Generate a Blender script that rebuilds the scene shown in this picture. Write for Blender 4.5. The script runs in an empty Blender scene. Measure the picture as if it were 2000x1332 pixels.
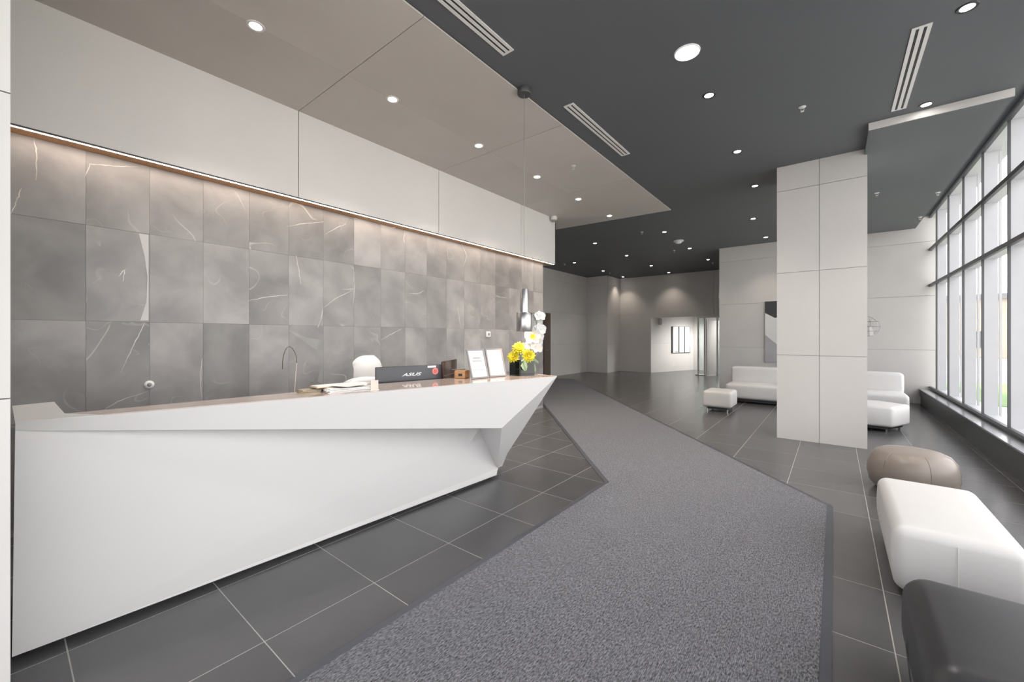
import bpy, bmesh, math, random
from mathutils import Vector, Matrix
random.seed(7)
SC = bpy.context.scene
COL = SC.collection

# ------------------------------------------------------------------ camera
cam_d = bpy.data.cameras.new('camera')
cam_d.sensor_width = 36.0
cam_d.lens = 36.0 * 794.0 / 2000.0
cam_d.shift_y = -0.0045
cam_d.clip_start = 0.05
cam_d.clip_end = 300
cam = bpy.data.objects.new('camera', cam_d)
cam.location = (0, 0, 1.5)
cam.rotation_euler = (math.pi / 2, 0, math.atan2(630, 794))
COL.objects.link(cam)
SC.camera = cam

# ------------------------------------------------------------------ world, exposure
SC.view_settings.view_transform = 'Standard'
SC.view_settings.look = 'None'
SC.view_settings.gamma = 1.0
SC.view_settings.use_curve_mapping = False
SC.view_settings.exposure = 1.42
W = bpy.data.worlds.new('overcast_sky')
SC.world = W
W.use_nodes = True
wb = W.node_tree.nodes['Background']
wb.inputs[0].default_value = (0.985, 0.985, 0.99, 1)
wb.inputs[1].default_value = 1.6
sun_d = bpy.data.lights.new('added_sun', 'SUN'); sun_d.energy = 4.0; sun_d.angle = math.radians(3); sun_d.color = (1.0, .95, .88)
added_sun = bpy.data.objects.new('added_sun', sun_d); COL.objects.link(added_sun)
added_sun.rotation_euler = Vector((.55, -.30, -1.0)).to_track_quat('-Z', 'Y').to_euler()   # added: comes over the building, lights the ground to bounce onto the ceiling
SPOT_W = 20.0          # ceiling downlights
BEIGE_W = 44.0         # downlights above the desk
COVE = 17.0             # cove strip above the marble
try:
    SC.cycles.max_bounces = 6
    SC.cycles.adaptive_threshold = 0.03
    SC.cycles.diffuse_bounces = 3
    SC.cycles.glossy_bounces = 3
    SC.cycles.transparent_max_bounces = 10
    SC.cycles.sample_clamp_indirect = 6.0
    SC.cycles.use_denoising = True
    SC.cycles.caustics_reflective = False
    SC.cycles.caustics_refractive = False
except Exception:
    pass

# ------------------------------------------------------------------ helpers
class G:
    """collects faces; build() links them as one mesh object"""
    def __init__(s): s.v = []; s.f = []
    def add(s, vs, fs):
        n = len(s.v); s.v += [tuple(p) for p in vs]; s.f += [tuple(i + n for i in q) for q in fs]; return s
    def box(s, x0, x1, y0, y1, z0, z1):
        return s.add([(x0,y0,z0),(x1,y0,z0),(x1,y1,z0),(x0,y1,z0),(x0,y0,z1),(x1,y0,z1),(x1,y1,z1),(x0,y1,z1)],
                     [(0,3,2,1),(4,5,6,7),(0,1,5,4),(1,2,6,5),(2,3,7,6),(3,0,4,7)])
    def prism(s, poly, z0, z1):
        a = sum(poly[i][0]*poly[(i+1)%len(poly)][1]-poly[(i+1)%len(poly)][0]*poly[i][1] for i in range(len(poly)))
        if a < 0: poly = poly[::-1]
        n = len(poly)
        return s.add([(p[0],p[1],z0) for p in poly]+[(p[0],p[1],z1) for p in poly],
                     [tuple(range(n))[::-1], tuple(range(n,2*n))]+[(i,(i+1)%n,(i+1)%n+n,i+n) for i in range(n)])
    def slab(s, pts, t, toward):
        """flat 3-D polygon given a thickness t away from the side 'toward'"""
        P = [Vector(p) for p in pts]
        nn = Vector((0,0,0))
        for i in range(len(P)): nn += (P[i]-P[0]).cross(P[(i+1)%len(P)]-P[0])
        nn.normalize()
        if nn.dot(Vector(toward)) < 0: P = P[::-1]; nn = -nn
        n = len(P)
        return s.add(P+[p-nn*t for p in P], [tuple(range(n)), tuple(range(n,2*n))[::-1]]+[((i+1)%n,i,i+n,(i+1)%n+n) for i in range(n)])
    def lathe(s, prof, n=24, c=(0,0), cap=True):
        vs = []; fs = []; m = len(prof)
        for k in range(n):
            a = 2*math.pi*k/n
            for r, z in prof: vs.append((c[0]+r*math.cos(a), c[1]+r*math.sin(a), z))
        for k in range(n):
            k2 = (k+1) % n
            for j in range(m-1): fs.append((k*m+j, k2*m+j, k2*m+j+1, k*m+j+1))
        if cap:
            fs.append(tuple(k*m for k in range(n))[::-1]); fs.append(tuple(k*m+m-1 for k in range(n)))
        return s.add(vs, fs)
    def tube(s, path, r, n=8, closed=False):
        P = [Vector(p) for p in path]; vs = []; fs = []; m = len(P)
        rr = r if isinstance(r, (list, tuple)) else [r]*m
        up = Vector((0,0,1))
        for i, p in enumerate(P):
            a = P[(i-1) % m] if (closed or i > 0) else P[i]
            b = P[(i+1) % m] if (closed or i < m-1) else P[i]
            t = (b-a).normalized()
            x = t.cross(up if abs(t.z) < .95 else Vector((1,0,0))).normalized(); y = t.cross(x)
            for k in range(n):
                q = 2*math.pi*k/n
                vs.append(p + (x*math.cos(q)+y*math.sin(q))*rr[i])
        L = m if closed else m-1
        for i in range(L):
            i2 = (i+1) % m
            for k in range(n): fs.append((i*n+k, i*n+(k+1)%n, i2*n+(k+1)%n, i2*n+k))
        if not closed:
            fs.append(tuple(range(n))[::-1]); fs.append(tuple((m-1)*n+k for k in range(n)))
        return s.add(vs, fs)
    def mesh(s, name, off=(0,0,0), smooth=False, fix=True):
        me = bpy.data.meshes.new(name)
        me.from_pydata([(p[0]-off[0],p[1]-off[1],p[2]-off[2]) for p in s.v], [], s.f)
        if fix:
            bm = bmesh.new(); bm.from_mesh(me); bmesh.ops.recalc_face_normals(bm, faces=bm.faces); bm.to_mesh(me); bm.free()
        if smooth:
            me.polygons.foreach_set('use_smooth', [True]*len(me.polygons))
        me.update(); return me
    def build(s, name, mat, parent=None, local=False, smooth=False, label=None, cat=None, group=None, kind=None, fix=True, origin=None):
        off = (0,0,0)
        if parent is not None and not local: off = ROOTLOC.get(parent.name, (0,0,0))
        loc = (0,0,0)
        if origin is not None:
            loc = tuple(origin[i]-off[i] for i in range(3)); off = origin
        me = s.mesh(name, off, smooth, fix)
        if smooth: auto_smooth(me)
        o = link(name, me, mat, parent, loc); tag(o, label, cat, group, kind)
        return o
ROOTLOC = {}
def auto_smooth(me, ang=40):
    try: me.set_sharp_from_angle(angle=math.radians(ang))
    except Exception: pass
def link(name, me, mat, parent=None, loc=(0,0,0)):
    o = bpy.data.objects.new(name, me); COL.objects.link(o)
    if mat is not None and me is not None and hasattr(me, 'materials') and len(me.materials) == 0: me.materials.append(mat)
    o.location = loc
    if parent is not None:
        o.parent = parent
        ROOTLOC[o.name] = tuple(ROOTLOC.get(parent.name, (0,0,0))[i]+loc[i] for i in range(3))
    else: ROOTLOC[o.name] = tuple(loc)
    return o
def tag(o, label=None, cat=None, group=None, kind=None):
    if label: o['label'] = label
    if cat: o['category'] = cat
    if group: o['group'] = group
    if kind: o['kind'] = kind
    return o
def empty(name, loc, label=None, cat=None, group=None, rz=0.0, kind=None):
    o = bpy.data.objects.new(name, None); COL.objects.link(o)
    o.empty_display_size = .1
    o.location = loc; o.rotation_euler = (0, 0, rz); ROOTLOC[o.name] = tuple(loc)
    return tag(o, label, cat, group, kind)
def copy_tree(o, parent=None):
    c = o.copy(); COL.objects.link(c); c.parent = parent
    for ch in list(o.children): copy_tree(ch, c)
    return c
def soft_box(x0,x1,y0,y1,z0,z1,r,seg=5,bulge=0.0,taper=0.0,poly=None):
    """upholstered block: rounded edges, slightly swollen faces, optional narrower foot"""
    bm = bmesh.new()
    g = G()
    if poly: g.prism(poly, z0, z1)
    else: g.box(x0,x1,y0,y1,z0,z1)
    vs = [bm.verts.new(p) for p in g.v]
    for f in g.f: bm.faces.new([vs[i] for i in f])
    bmesh.ops.recalc_face_normals(bm, faces=bm.faces)
    bmesh.ops.bevel(bm, geom=list(bm.edges), offset=r, segments=seg, profile=.5, affect='EDGES')
    if bulge:
        bmesh.ops.subdivide_edges(bm, edges=[e for e in bm.edges if e.calc_length() > 4*r/seg+.06], cuts=5, use_grid_fill=True)
    xs = [v.co.x for v in bm.verts]; ys = [v.co.y for v in bm.verts]
    cx, cy = (min(xs)+max(xs))/2, (min(ys)+max(ys))/2; hx, hy = (max(xs)-min(xs))/2, (max(ys)-min(ys))/2
    cz, hz = (z0+z1)/2, (z1-z0)/2
    for v in bm.verts:
        u, w, t = (v.co.x-cx)/hx, (v.co.y-cy)/hy, (v.co.z-cz)/hz
        if bulge:
            b = bulge*(1-min(1,abs(u))**2*0.9)*(1-min(1,abs(w))**2*.9)
            v.co.z += b*(1 if t > .3 else 0)*max(0,t)
            s = bulge*(1-t*t)*.8
            v.co.x += s*u; v.co.y += s*w
        if taper and t < 0:
            k = 1-taper*t*t
            v.co.x = cx+(v.co.x-cx)*k; v.co.y = cy+(v.co.y-cy)*k
    g2 = G(); bm.verts.index_update()
    g2.v = [tuple(v.co) for v in bm.verts]; g2.f = [tuple(v.index for v in f.verts) for f in bm.faces]
    bm.free(); return g2

# ------------------------------------------------------------------ materials
def mat(name, col, rough=.5, metal=0.0, spec=.5, emit=None, estr=0.0, coat=0.0, var=0.0, noise=0.0, nscale=3.0, bump=0.0, bscale=40.0, stretch=None):
    m = bpy.data.materials.new(name); m.use_nodes = True
    nt = m.node_tree; b = nt.nodes['Principled BSDF']
    b.inputs['Base Color'].default_value = (*col, 1)
    b.inputs['Roughness'].default_value = rough
    b.inputs['Metallic'].default_value = metal
    b.inputs['Specular IOR Level'].default_value = spec
    b.inputs['Coat Weight'].default_value = coat
    if emit:
        b.inputs['Emission Color'].default_value = (*emit, 1); b.inputs['Emission Strength'].default_value = estr
    N = nt.nodes.new; L = nt.links.new
    tc = N('ShaderNodeTexCoord'); src = tc.outputs['Object']
    oi = N('ShaderNodeObjectInfo')
    if var or noise:
        mp = N('ShaderNodeVectorMath'); mp.operation = 'MULTIPLY_ADD'
        mp.inputs[1].default_value = stretch or (1,1,1)
        cm = N('ShaderNodeCombineXYZ')
        for i in range(3):
            mm = N('ShaderNodeMath'); mm.operation = 'MULTIPLY'; mm.inputs[1].default_value = 37.0+13*i
            L(oi.outputs['Random'], mm.inputs[0]); L(mm.outputs[0], cm.inputs[i])
        L(src, mp.inputs[0]); L(cm.outputs[0], mp.inputs[2])
        nz = N('ShaderNodeTexNoise'); nz.inputs['Scale'].default_value = nscale; nz.inputs['Detail'].default_value = 5
        L(mp.outputs[0], nz.inputs['Vector'])
        a = N('ShaderNodeMapRange'); a.inputs[1].default_value = .25; a.inputs[2].default_value = .75
        a.inputs[3].default_value = 1-noise; a.inputs[4].default_value = 1+noise
        L(nz.outputs['Fac'], a.inputs[0])
        r = N('ShaderNodeMapRange'); r.inputs[3].default_value = 1-var; r.inputs[4].default_value = 1+var
        L(oi.outputs['Random'], r.inputs[0])
        p = N('ShaderNodeMath'); p.operation = 'MULTIPLY'; L(a.outputs[0], p.inputs[0]); L(r.outputs[0], p.inputs[1])
        mx = N('ShaderNodeVectorMath'); mx.operation = 'SCALE'; mx.inputs[0].default_value = col; L(p.outputs[0], mx.inputs['Scale'])
        L(mx.outputs[0], b.inputs['Base Color'])
    if bump:
        nb = N('ShaderNodeTexNoise'); nb.inputs['Scale'].default_value = bscale; nb.inputs['Detail'].default_value = 3
        L(src, nb.inputs['Vector'])
        bp = N('ShaderNodeBump'); bp.inputs['Strength'].default_value = bump; bp.inputs['Distance'].default_value = .01
        L(nb.outputs['Fac'], bp.inputs['Height']); L(bp.outputs[0], b.inputs['Normal'])
    return m

def marble_mat():
    m = bpy.data.materials.new('grey_marble'); m.use_nodes = True
    nt = m.node_tree; b = nt.nodes['Principled BSDF']; N = nt.nodes.new; L = nt.links.new
    tc = N('ShaderNodeTexCoord'); oi = N('ShaderNodeObjectInfo')
    cm = N('ShaderNodeCombineXYZ')
    for i in range(3):
        mm = N('ShaderNodeMath'); mm.operation = 'MULTIPLY'; mm.inputs[1].default_value = 53.0+17*i
        L(oi.outputs['Random'], mm.inputs[0]); L(mm.outputs[0], cm.inputs[i])
    v = N('ShaderNodeVectorMath'); v.operation = 'ADD'; L(tc.outputs['Object'], v.inputs[0]); L(cm.outputs[0], v.inputs[1])
    cl = N('ShaderNodeTexNoise'); cl.inputs['Scale'].default_value = 2.2; cl.inputs['Detail'].default_value = 8; cl.inputs['Distortion'].default_value = .35
    L(v.outputs[0], cl.inputs['Vector'])
    rp = N('ShaderNodeValToRGB')
    rp.color_ramp.elements[0].position = .33; rp.color_ramp.elements[0].color = (.205,.20,.202,1)
    rp.color_ramp.elements[1].position = .70; rp.color_ramp.elements[1].color = (.345,.337,.333,1)
    L(cl.outputs['Fac'], rp.inputs[0])
    rg = N('ShaderNodeMapRange'); rg.inputs[3].default_value = .80; rg.inputs[4].default_value = 1.22; L(oi.outputs['Random'], rg.inputs[0])
    sc = N('ShaderNodeVectorMath'); sc.operation = 'SCALE'; L(rp.outputs[0], sc.inputs[0]); L(rg.outputs[0], sc.inputs['Scale'])
    # veins: thin ridges of warped noise, let through only here and there
    def ridge(scale, width, dist, seedoff):
        o = N('ShaderNodeVectorMath'); o.operation = 'ADD'; o.inputs[1].default_value = seedoff; L(v.outputs[0], o.inputs[0])
        n = N('ShaderNodeTexNoise'); n.inputs['Scale'].default_value = scale; n.inputs['Detail'].default_value = 2.0; n.inputs['Roughness'].default_value = .45; n.inputs['Distortion'].default_value = dist
        L(o.outputs[0], n.inputs['Vector'])
        s1 = N('ShaderNodeMath'); s1.operation = 'SUBTRACT'; s1.inputs[1].default_value = .5; L(n.outputs['Fac'], s1.inputs[0])
        s2 = N('ShaderNodeMath'); s2.operation = 'ABSOLUTE'; L(s1.outputs[0], s2.inputs[0])
        s3 = N('ShaderNodeMapRange'); s3.inputs[1].default_value = 0; s3.inputs[2].default_value = width; s3.inputs[3].default_value = 1; s3.inputs[4].default_value = 0
        L(s2.outputs[0], s3.inputs[0])
        g = N('ShaderNodeTexNoise'); g.inputs['Scale'].default_value = 2.1; g.inputs['Detail'].default_value = 1; L(o.outputs[0], g.inputs['Vector'])
        gm = N('ShaderNodeMapRange'); gm.inputs[1].default_value = .57; gm.inputs[2].default_value = .66; L(g.outputs['Fac'], gm.inputs[0])
        q = N('ShaderNodeMath'); q.operation = 'MULTIPLY'; L(s3.outputs[0], q.inputs[0]); L(gm.outputs[0], q.inputs[1])
        return q
    a = ridge(.85, .0038, .15, (3,1,7)); c = ridge(2.2, .006, .4, (9,4,2))
    c2 = N('ShaderNodeMath'); c2.operation = 'MULTIPLY'; c2.inputs[1].default_value = .45; L(c.outputs[0], c2.inputs[0])
    mxm = N('ShaderNodeMath'); mxm.operation = 'MAXIMUM'; L(a.outputs[0], mxm.inputs[0]); L(c2.outputs[0], mxm.inputs[1])
    f = N('ShaderNodeMath'); f.operation = 'MULTIPLY'; f.inputs[1].default_value = .5; L(mxm.outputs[0], f.inputs[0])
    mx = N('ShaderNodeMix'); mx.data_type = 'RGBA'; mx.inputs[7].default_value = (.66,.62,.58,1)
    L(f.outputs[0], mx.inputs[0]); L(sc.outputs[0], mx.inputs[6]); L(mx.outputs[2], b.inputs['Base Color'])
    b.inputs['Roughness'].default_value = .42
    return m

def carpet_mat():
    m = bpy.data.materials.new('heather_carpet'); m.use_nodes = True
    nt = m.node_tree; b = nt.nodes['Principled BSDF']; N = nt.nodes.new; L = nt.links.new
    tc = N('ShaderNodeTexCoord')
    v = N('ShaderNodeMapping'); v.inputs['Scale'].default_value = (1.15, .42, 1); v.inputs['Rotation'].default_value = (0,0,-.45); L(tc.outputs['Object'], v.inputs[0])
    n = N('ShaderNodeTexNoise'); n.inputs['Scale'].default_value = 125; n.inputs['Detail'].default_value = 4; n.inputs['Roughness'].default_value = .75; L(v.outputs[0], n.inputs['Vector'])
    rp = N('ShaderNodeValToRGB')
    rp.color_ramp.elements[0].position = .37; rp.color_ramp.elements[0].color = (.020,.020,.024,1)
    rp.color_ramp.elements[1].position = .66; rp.color_ramp.elements[1].color = (.285,.29,.325,1)
    L(n.outputs['Fac'], rp.inputs[0])
    L(rp.outputs[0], b.inputs['Base Color'])
    w = N('ShaderNodeTexWave'); w.inputs['Scale'].default_value = 42; w.inputs['Distortion'].default_value = 1.2; L(tc.outputs['Object'], w.inputs['Vector'])
    ad = N('ShaderNodeMath'); ad.operation = 'ADD'; L(w.outputs['Fac'], ad.inputs[0]); L(n.outputs['Fac'], ad.inputs[1])
    bp = N('ShaderNodeBump'); bp.inputs['Strength'].default_value = .55; bp.inputs['Distance'].default_value = .006
    L(ad.outputs[0], bp.inputs['Height']); L(bp.outputs[0], b.inputs['Normal'])
    b.inputs['Roughness'].default_value = .95; b.inputs['Specular IOR Level'].default_value = .1
    b.inputs['Sheen Weight'].default_value = .2
    return m

def glass_mat(name, tint=(.97,.965,.965), refl=.9):
    m = bpy.data.materials.new(name); m.use_nodes = True
    nt = m.node_tree; nt.nodes.remove(nt.nodes['Principled BSDF']); N = nt.nodes.new; L = nt.links.new
    out = nt.nodes['Material Output']
    t = N('ShaderNodeBsdfTransparent'); t.inputs[0].default_value = (*tint,1)
    g = N('ShaderNodeBsdfGlossy'); g.inputs['Roughness'].default_value = .02; g.inputs[0].default_value = (refl,refl,refl,1)
    fr = N('ShaderNodeFresnel'); fr.inputs[0].default_value = 1.45
    ge = N('ShaderNodeNewGeometry'); iv = N('ShaderNodeMath'); iv.operation = 'SUBTRACT'; iv.inputs[0].default_value = 1.0; L(ge.outputs['Backfacing'], iv.inputs[1])
    fm = N('ShaderNodeMath'); fm.operation = 'MULTIPLY'; L(fr.outputs[0], fm.inputs[0]); L(iv.outputs[0], fm.inputs[1])   # reflect at the outer surface only, leave freely
    mx = N('ShaderNodeMixShader'); L(fm.outputs[0], mx.inputs[0]); L(t.outputs[0], mx.inputs[1]); L(g.outputs[0], mx.inputs[2])
    L(mx.outputs[0], out.inputs[0]); return m

M = dict(
    panel   = mat('pale_stone_panel', (.62,.605,.59), .55, noise=.03, nscale=1.3, var=.015),
    band    = mat('white_band_panel', (.78,.765,.75), .5, noise=.03, nscale=1.1, var=.012),
    beige   = mat('taupe_ceiling_panel', (.60,.565,.535), .55, noise=.05, nscale=1.0, var=.03),
    dark    = mat('charcoal_ceiling_paint', (.122,.131,.143), .6, noise=.04, nscale=.6),
    joint   = mat('joint_shadow_gap', (.10,.10,.10), .8),
    backing = mat('grey_backing', (.30,.29,.28), .8),
    floor   = mat('charcoal_floor_tile', (.088,.087,.090), .25, spec=.5, noise=.10, nscale=2.0, var=.10),
    grout   = mat('pale_grout', (.40,.39,.37), .85, noise=.08, nscale=30),
    marble  = marble_mat(),
    vein    = mat('white_stone_vein', (.62,.59,.56), .42, noise=.3, nscale=9),
    palepatch = mat('pale_mineral_patch', (.56,.55,.55), .42, noise=.05, nscale=4),
    patch   = mat('grey_mineral_patch', (.30,.295,.29), .42, noise=.2, nscale=6),
    wood    = mat('warm_oak', (.60,.32,.15), .45, noise=.16, nscale=5, stretch=(8,1,8)),
    lightwood = mat('light_oak', (.52,.29,.14), .45, noise=.14, nscale=6, stretch=(2,9,9)),
    led     = mat('warm_strip_light', (1,.85,.7), .5, emit=(1.0,.82,.68), estr=COVE),
    carpet  = carpet_mat(),
    rubber  = mat('mat_edge_rubber', (.06,.066,.082), .45, noise=.06, nscale=20),
    white   = mat('white_solid_surface', (.665,.66,.655), .32, spec=.45, noise=.012, nscale=.7),
    counter = mat('taupe_gloss_counter', (.56,.46,.40), .10, spec=.6, coat=.3, noise=.05, nscale=2),
    toe     = mat('black_toe_kick', (.03,.03,.03), .5, noise=.05),
    leather = mat('white_leather', (.67,.665,.66), .42, noise=.012, nscale=6, bump=.03, bscale=160),
    taupe   = mat('taupe_leather', (.26,.225,.20), .36, noise=.05, nscale=6, bump=.03, bscale=150),
    black   = mat('charcoal_leather', (.042,.042,.045), .38, noise=.05, nscale=6, bump=.04, bscale=150),
    alu     = mat('grey_aluminium', (.50,.51,.535), .45, metal=.0, noise=.03, nscale=4),
    darkalu = mat('dark_and_backlit_aluminium', (.09,.092,.096), .4, metal=.5, noise=.05, nscale=6),  # dark trim metal; also stands in for backlit mullion and rail faces
    sill    = mat('brushed_sill_metal', (.55,.56,.58), .22, metal=.8, noise=.06, nscale=6),
    chrome  = mat('polished_chrome', (.70,.70,.72), .12, metal=1.0, noise=.02),
    steel   = mat('satin_steel', (.45,.45,.46), .30, metal=1.0, noise=.04, nscale=20, stretch=(20,20,1)),
    plastic = mat('white_plastic', (.80,.80,.79), .4, noise=.01),
    greyplastic = mat('grey_plastic', (.28,.28,.29), .4, noise=.03),
    blackplastic = mat('black_plastic', (.018,.019,.022), .35, noise=.05),
    screenback = mat('dark_monitor_shell', (.035,.038,.045), .22, noise=.05),
    bronze  = mat('bronze_gloss_shell', (.075,.036,.024), .15, noise=.05),
    whiteprint = mat('white_print', (.85,.85,.85), .5, noise=.01),
    redprint = mat('red_sticker', (.62,.13,.13), .5, noise=.03),
    greyprint = mat('grey_print', (.42,.42,.43), .6, noise=.03),
    lightprint = mat('faint_grey_print', (.66,.66,.67), .6, noise=.03),
    paper   = mat('white_paper', (.84,.83,.82), .7, noise=.02),
    kraft   = mat('tan_card', (.55,.42,.29), .7, noise=.08, nscale=12),
    magazine = mat('mottled_cover', (.36,.31,.22), .5, noise=.35, nscale=25),
    pink    = mat('pale_pink_card', (.74,.62,.56), .6, noise=.02),
    darkart = mat('charcoal_canvas', (.045,.046,.05), .6, noise=.06, nscale=4),
    greyart = mat('silver_grey_canvas', (.42,.42,.44), .55, noise=.12, nscale=3),
    brown   = mat('brown_door', (.115,.082,.062), .45, noise=.08, nscale=3, stretch=(6,6,1)),
    petalw  = mat('white_petal', (.74,.74,.73), .55, noise=.02),
    petaly  = mat('yellow_petal', (.60,.54,.02), .55, noise=.12, nscale=20),
    yolk    = mat('golden_centre', (.72,.50,.03), .6, noise=.1, nscale=30),
    leaf    = mat('green_leaf', (.13,.26,.07), .4, noise=.2, nscale=10),
    paleleaf = mat('pale_green_leaf', (.34,.47,.30), .45, noise=.12, nscale=10),
    stem    = mat('brown_stem', (.10,.07,.045), .6, noise=.1, nscale=20),
    stake   = mat('pale_cane', (.60,.52,.42), .6, noise=.1, nscale=20),
    vase    = mat('black_glass_vase', (.006,.010,.009), .05, spec=.6, noise=.1),
    pavement = mat('pale_pavement', (.52,.51,.49), .8, noise=.06, nscale=2),
    road    = mat('grey_asphalt', (.22,.22,.23), .8, noise=.06, nscale=2),
    lawn    = mat('lawn_green', (.14,.27,.07), .9, noise=.2, nscale=4),
    stucco  = mat('sand_stucco', (.58,.48,.36), .8, noise=.1, nscale=1.5),
    houseglass = mat('dark_house_glass', (.05,.06,.07), .1, noise=.05),
    roofing = mat('grey_roofing', (.2,.2,.21), .7, noise=.08),
    glass   = glass_mat('window_glass'),
    doorglass = glass_mat('door_glass', (.88,.93,.92)),
)
def lens_mat(name, col, strength):
    m = mat(name, (.9,.9,.9), .5, emit=col, estr=strength)
    try: m.cycles.emission_sampling = 'NONE'      # the lamp behind each lens does the lighting
    except Exception: pass
    return m
M['lens'] = lens_mat('lit_lens', (1.0,.95,.88), 14.0)
M['disc'] = lens_mat('lit_opal_disc', (1.0,.98,.95), 5.0)
M['warmlens'] = lens_mat('warm_lens', (1.0,.72,.45), 10.0)

def lamp(name, parent, loc, watts, col, kind='SPOT', angle=100, blend=.6, size=.05, rot=(0,0,0)):
    d = bpy.data.lights.new(name, kind); d.energy = watts; d.color = col
    if kind == 'SPOT': d.spot_size = math.radians(angle); d.spot_blend = blend; d.shadow_soft_size = size
    o = bpy.data.objects.new(name, d); COL.objects.link(o); o.location = loc; o.rotation_euler = rot
    if parent: o.parent = parent
    return o

# ================================================================== SETTING
ZC = 4.0            # dark ceiling
XM = -4.80          # marble face
XB = -4.62          # white band face
YW = 12.75          # sofa wall
XG = 1.66           # window frame, room side

# ---- mat outline (used to leave out tiles that lie under it)
MAT_IN = [(-1.855,-3.2),(-1.855,3.862),(-8.05,10.80),(-8.05,12.25),(-7.22,12.56),(-.010,4.554),(-.010,-3.2)]
def inside(p, poly):
    c = False; n = len(poly)
    for i in range(n):
        a, b = poly[i], poly[(i+1)%n]
        if (a[1] > p[1]) != (b[1] > p[1]) and p[0] < (b[0]-a[0])*(p[1]-a[1])/(b[1]-a[1])+a[0]: c = not c
    return c

# ---- floor: pale grout bed with square tiles laid on it
floor = G().box(-8.4,1.75,-3.6,20.2,-.12,-.0006).build('floor', M['grout'], kind='structure', label='charcoal square tile floor with thin pale grout lines', cat='floor')
xs = [.225-.605*k for k in range(-3,16)]; xs[xs.index(.225-.605*5)] = -2.862
xs = sorted(xs); xs = [max(-8.4,min(1.75,x)) for x in xs]
ys = [.809+.608*k for k in range(-8,33)]
g_t = .0026
far = G(); cells = []
FX, FY = -math.sin(cam.rotation_euler.z), math.cos(cam.rotation_euler.z)
for i in range(len(xs)-1):
    if xs[i+1]-xs[i] < .02: continue
    j = 0
    while j < len(ys)-1:
        j2 = j+1
        if xs[i] > -.5 and abs(ys[j]-3.241) < .02: j2 = j+2       # one double-length course by the mat
        x0,x1,y0,y1 = xs[i]+g_t, xs[i+1]-g_t, ys[j]+g_t, ys[j2]-g_t
        j = j2
        pts = [(x0,y0),(x1,y0),(x1,y1),(x0,y1),((x0+x1)/2,(y0+y1)/2)]
        if all(inside(p, MAT_IN) for p in pts): continue
        cxm, cym = pts[4]
        dep = cxm*FX+cym*FY; lat = cxm*FY-cym*FX
        seen = dep > .6 and abs(lat) < dep*1.45+.5 and cxm > -3.4 and not (cxm < -2.9 and cym < 3)
        cells.append((dep if seen and dep < 11 else 99, x0,x1,y0,y1))
cells.sort()
tile_mesh = {}
for n, (d,x0,x1,y0,y1) in enumerate(cells):
    if d < 99 and n < 290:
        key = (round(x1-x0,3), round(y1-y0,3))
        if key not in tile_mesh: tile_mesh[key] = G().box(0,x1-x0,0,y1-y0,-.010,0).mesh('floor_tile')
        link('floor_tile', tile_mesh[key], M['floor'], floor, (x0,y0,0))
    else: far.box(x0,x1,y0,y1,-.010,0)
far.build('tile_field', M['floor'], floor, kind='stuff')

# ---- panelled walls -------------------------------------------------
def panel_face(parent, p0, p1, zb, out, m, t=.018, gap=.005, ub=None, name='wall_panel', skip=()):
    """panels proud of a wall face that runs p0->p1; ub = joints along it (metres from p0), zb = heights"""
    d = Vector((p1[0]-p0[0], p1[1]-p0[1], 0)); Ln = d.length; d.normalize(); o = Vector((out[0],out[1],0)).normalized()
    ub = [0]+list(ub or [])+[Ln]
    for i in range(len(ub)-1):
        for j in range(len(zb)-1):
            if (i,j) in skip: continue
            a0 = ub[i]+(gap/2 if i else 0); a1 = ub[i+1]-(gap/2 if i < len(ub)-2 else 0)
            z0 = zb[j]+(gap/2 if j else 0); z1 = zb[j+1]-(gap/2 if j < len(zb)-2 else 0)
            g = G(); P = Vector((p0[0],p0[1],0))
            q = [P+d*a0, P+d*a1, P+d*a1+o*t, P+d*a0+o*t]
            g.prism([(v.x,v.y) for v in q], z0, z1)
            og = ((q[0].x+q[2].x)/2, (q[0].y+q[2].y)/2, z0)
            g.build(name, m, parent, origin=og)

# marble feature wall
wl = G().box(-5.05, XM-.012, .03, 7.10, 0, ZC).build('wall_left', M['joint'], kind='structure', cat='wall',
    label='feature wall of tall dark grey marble tiles with white veins')
my = [.03]+[.439+.3946*k for k in range(0,17)]; my = [y for y in my if y < 7.0]+[7.10]
mz = [.0,.053,.840,1.627,2.414,3.02]
for i in range(len(my)-1):
    for j in range(len(mz)-1):
        t = .011+random.random()*.002
        y0,y1,z0,z1 = my[i]+.0008, my[i+1]-.0008, mz[j]+.0008, mz[j+1]-.0008
        G().box(XM-.012, XM-.012+t, y0,y1,z0,z1).build('marble_tile', M['marble'], wl, origin=(XM,y0,z0))

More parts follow.
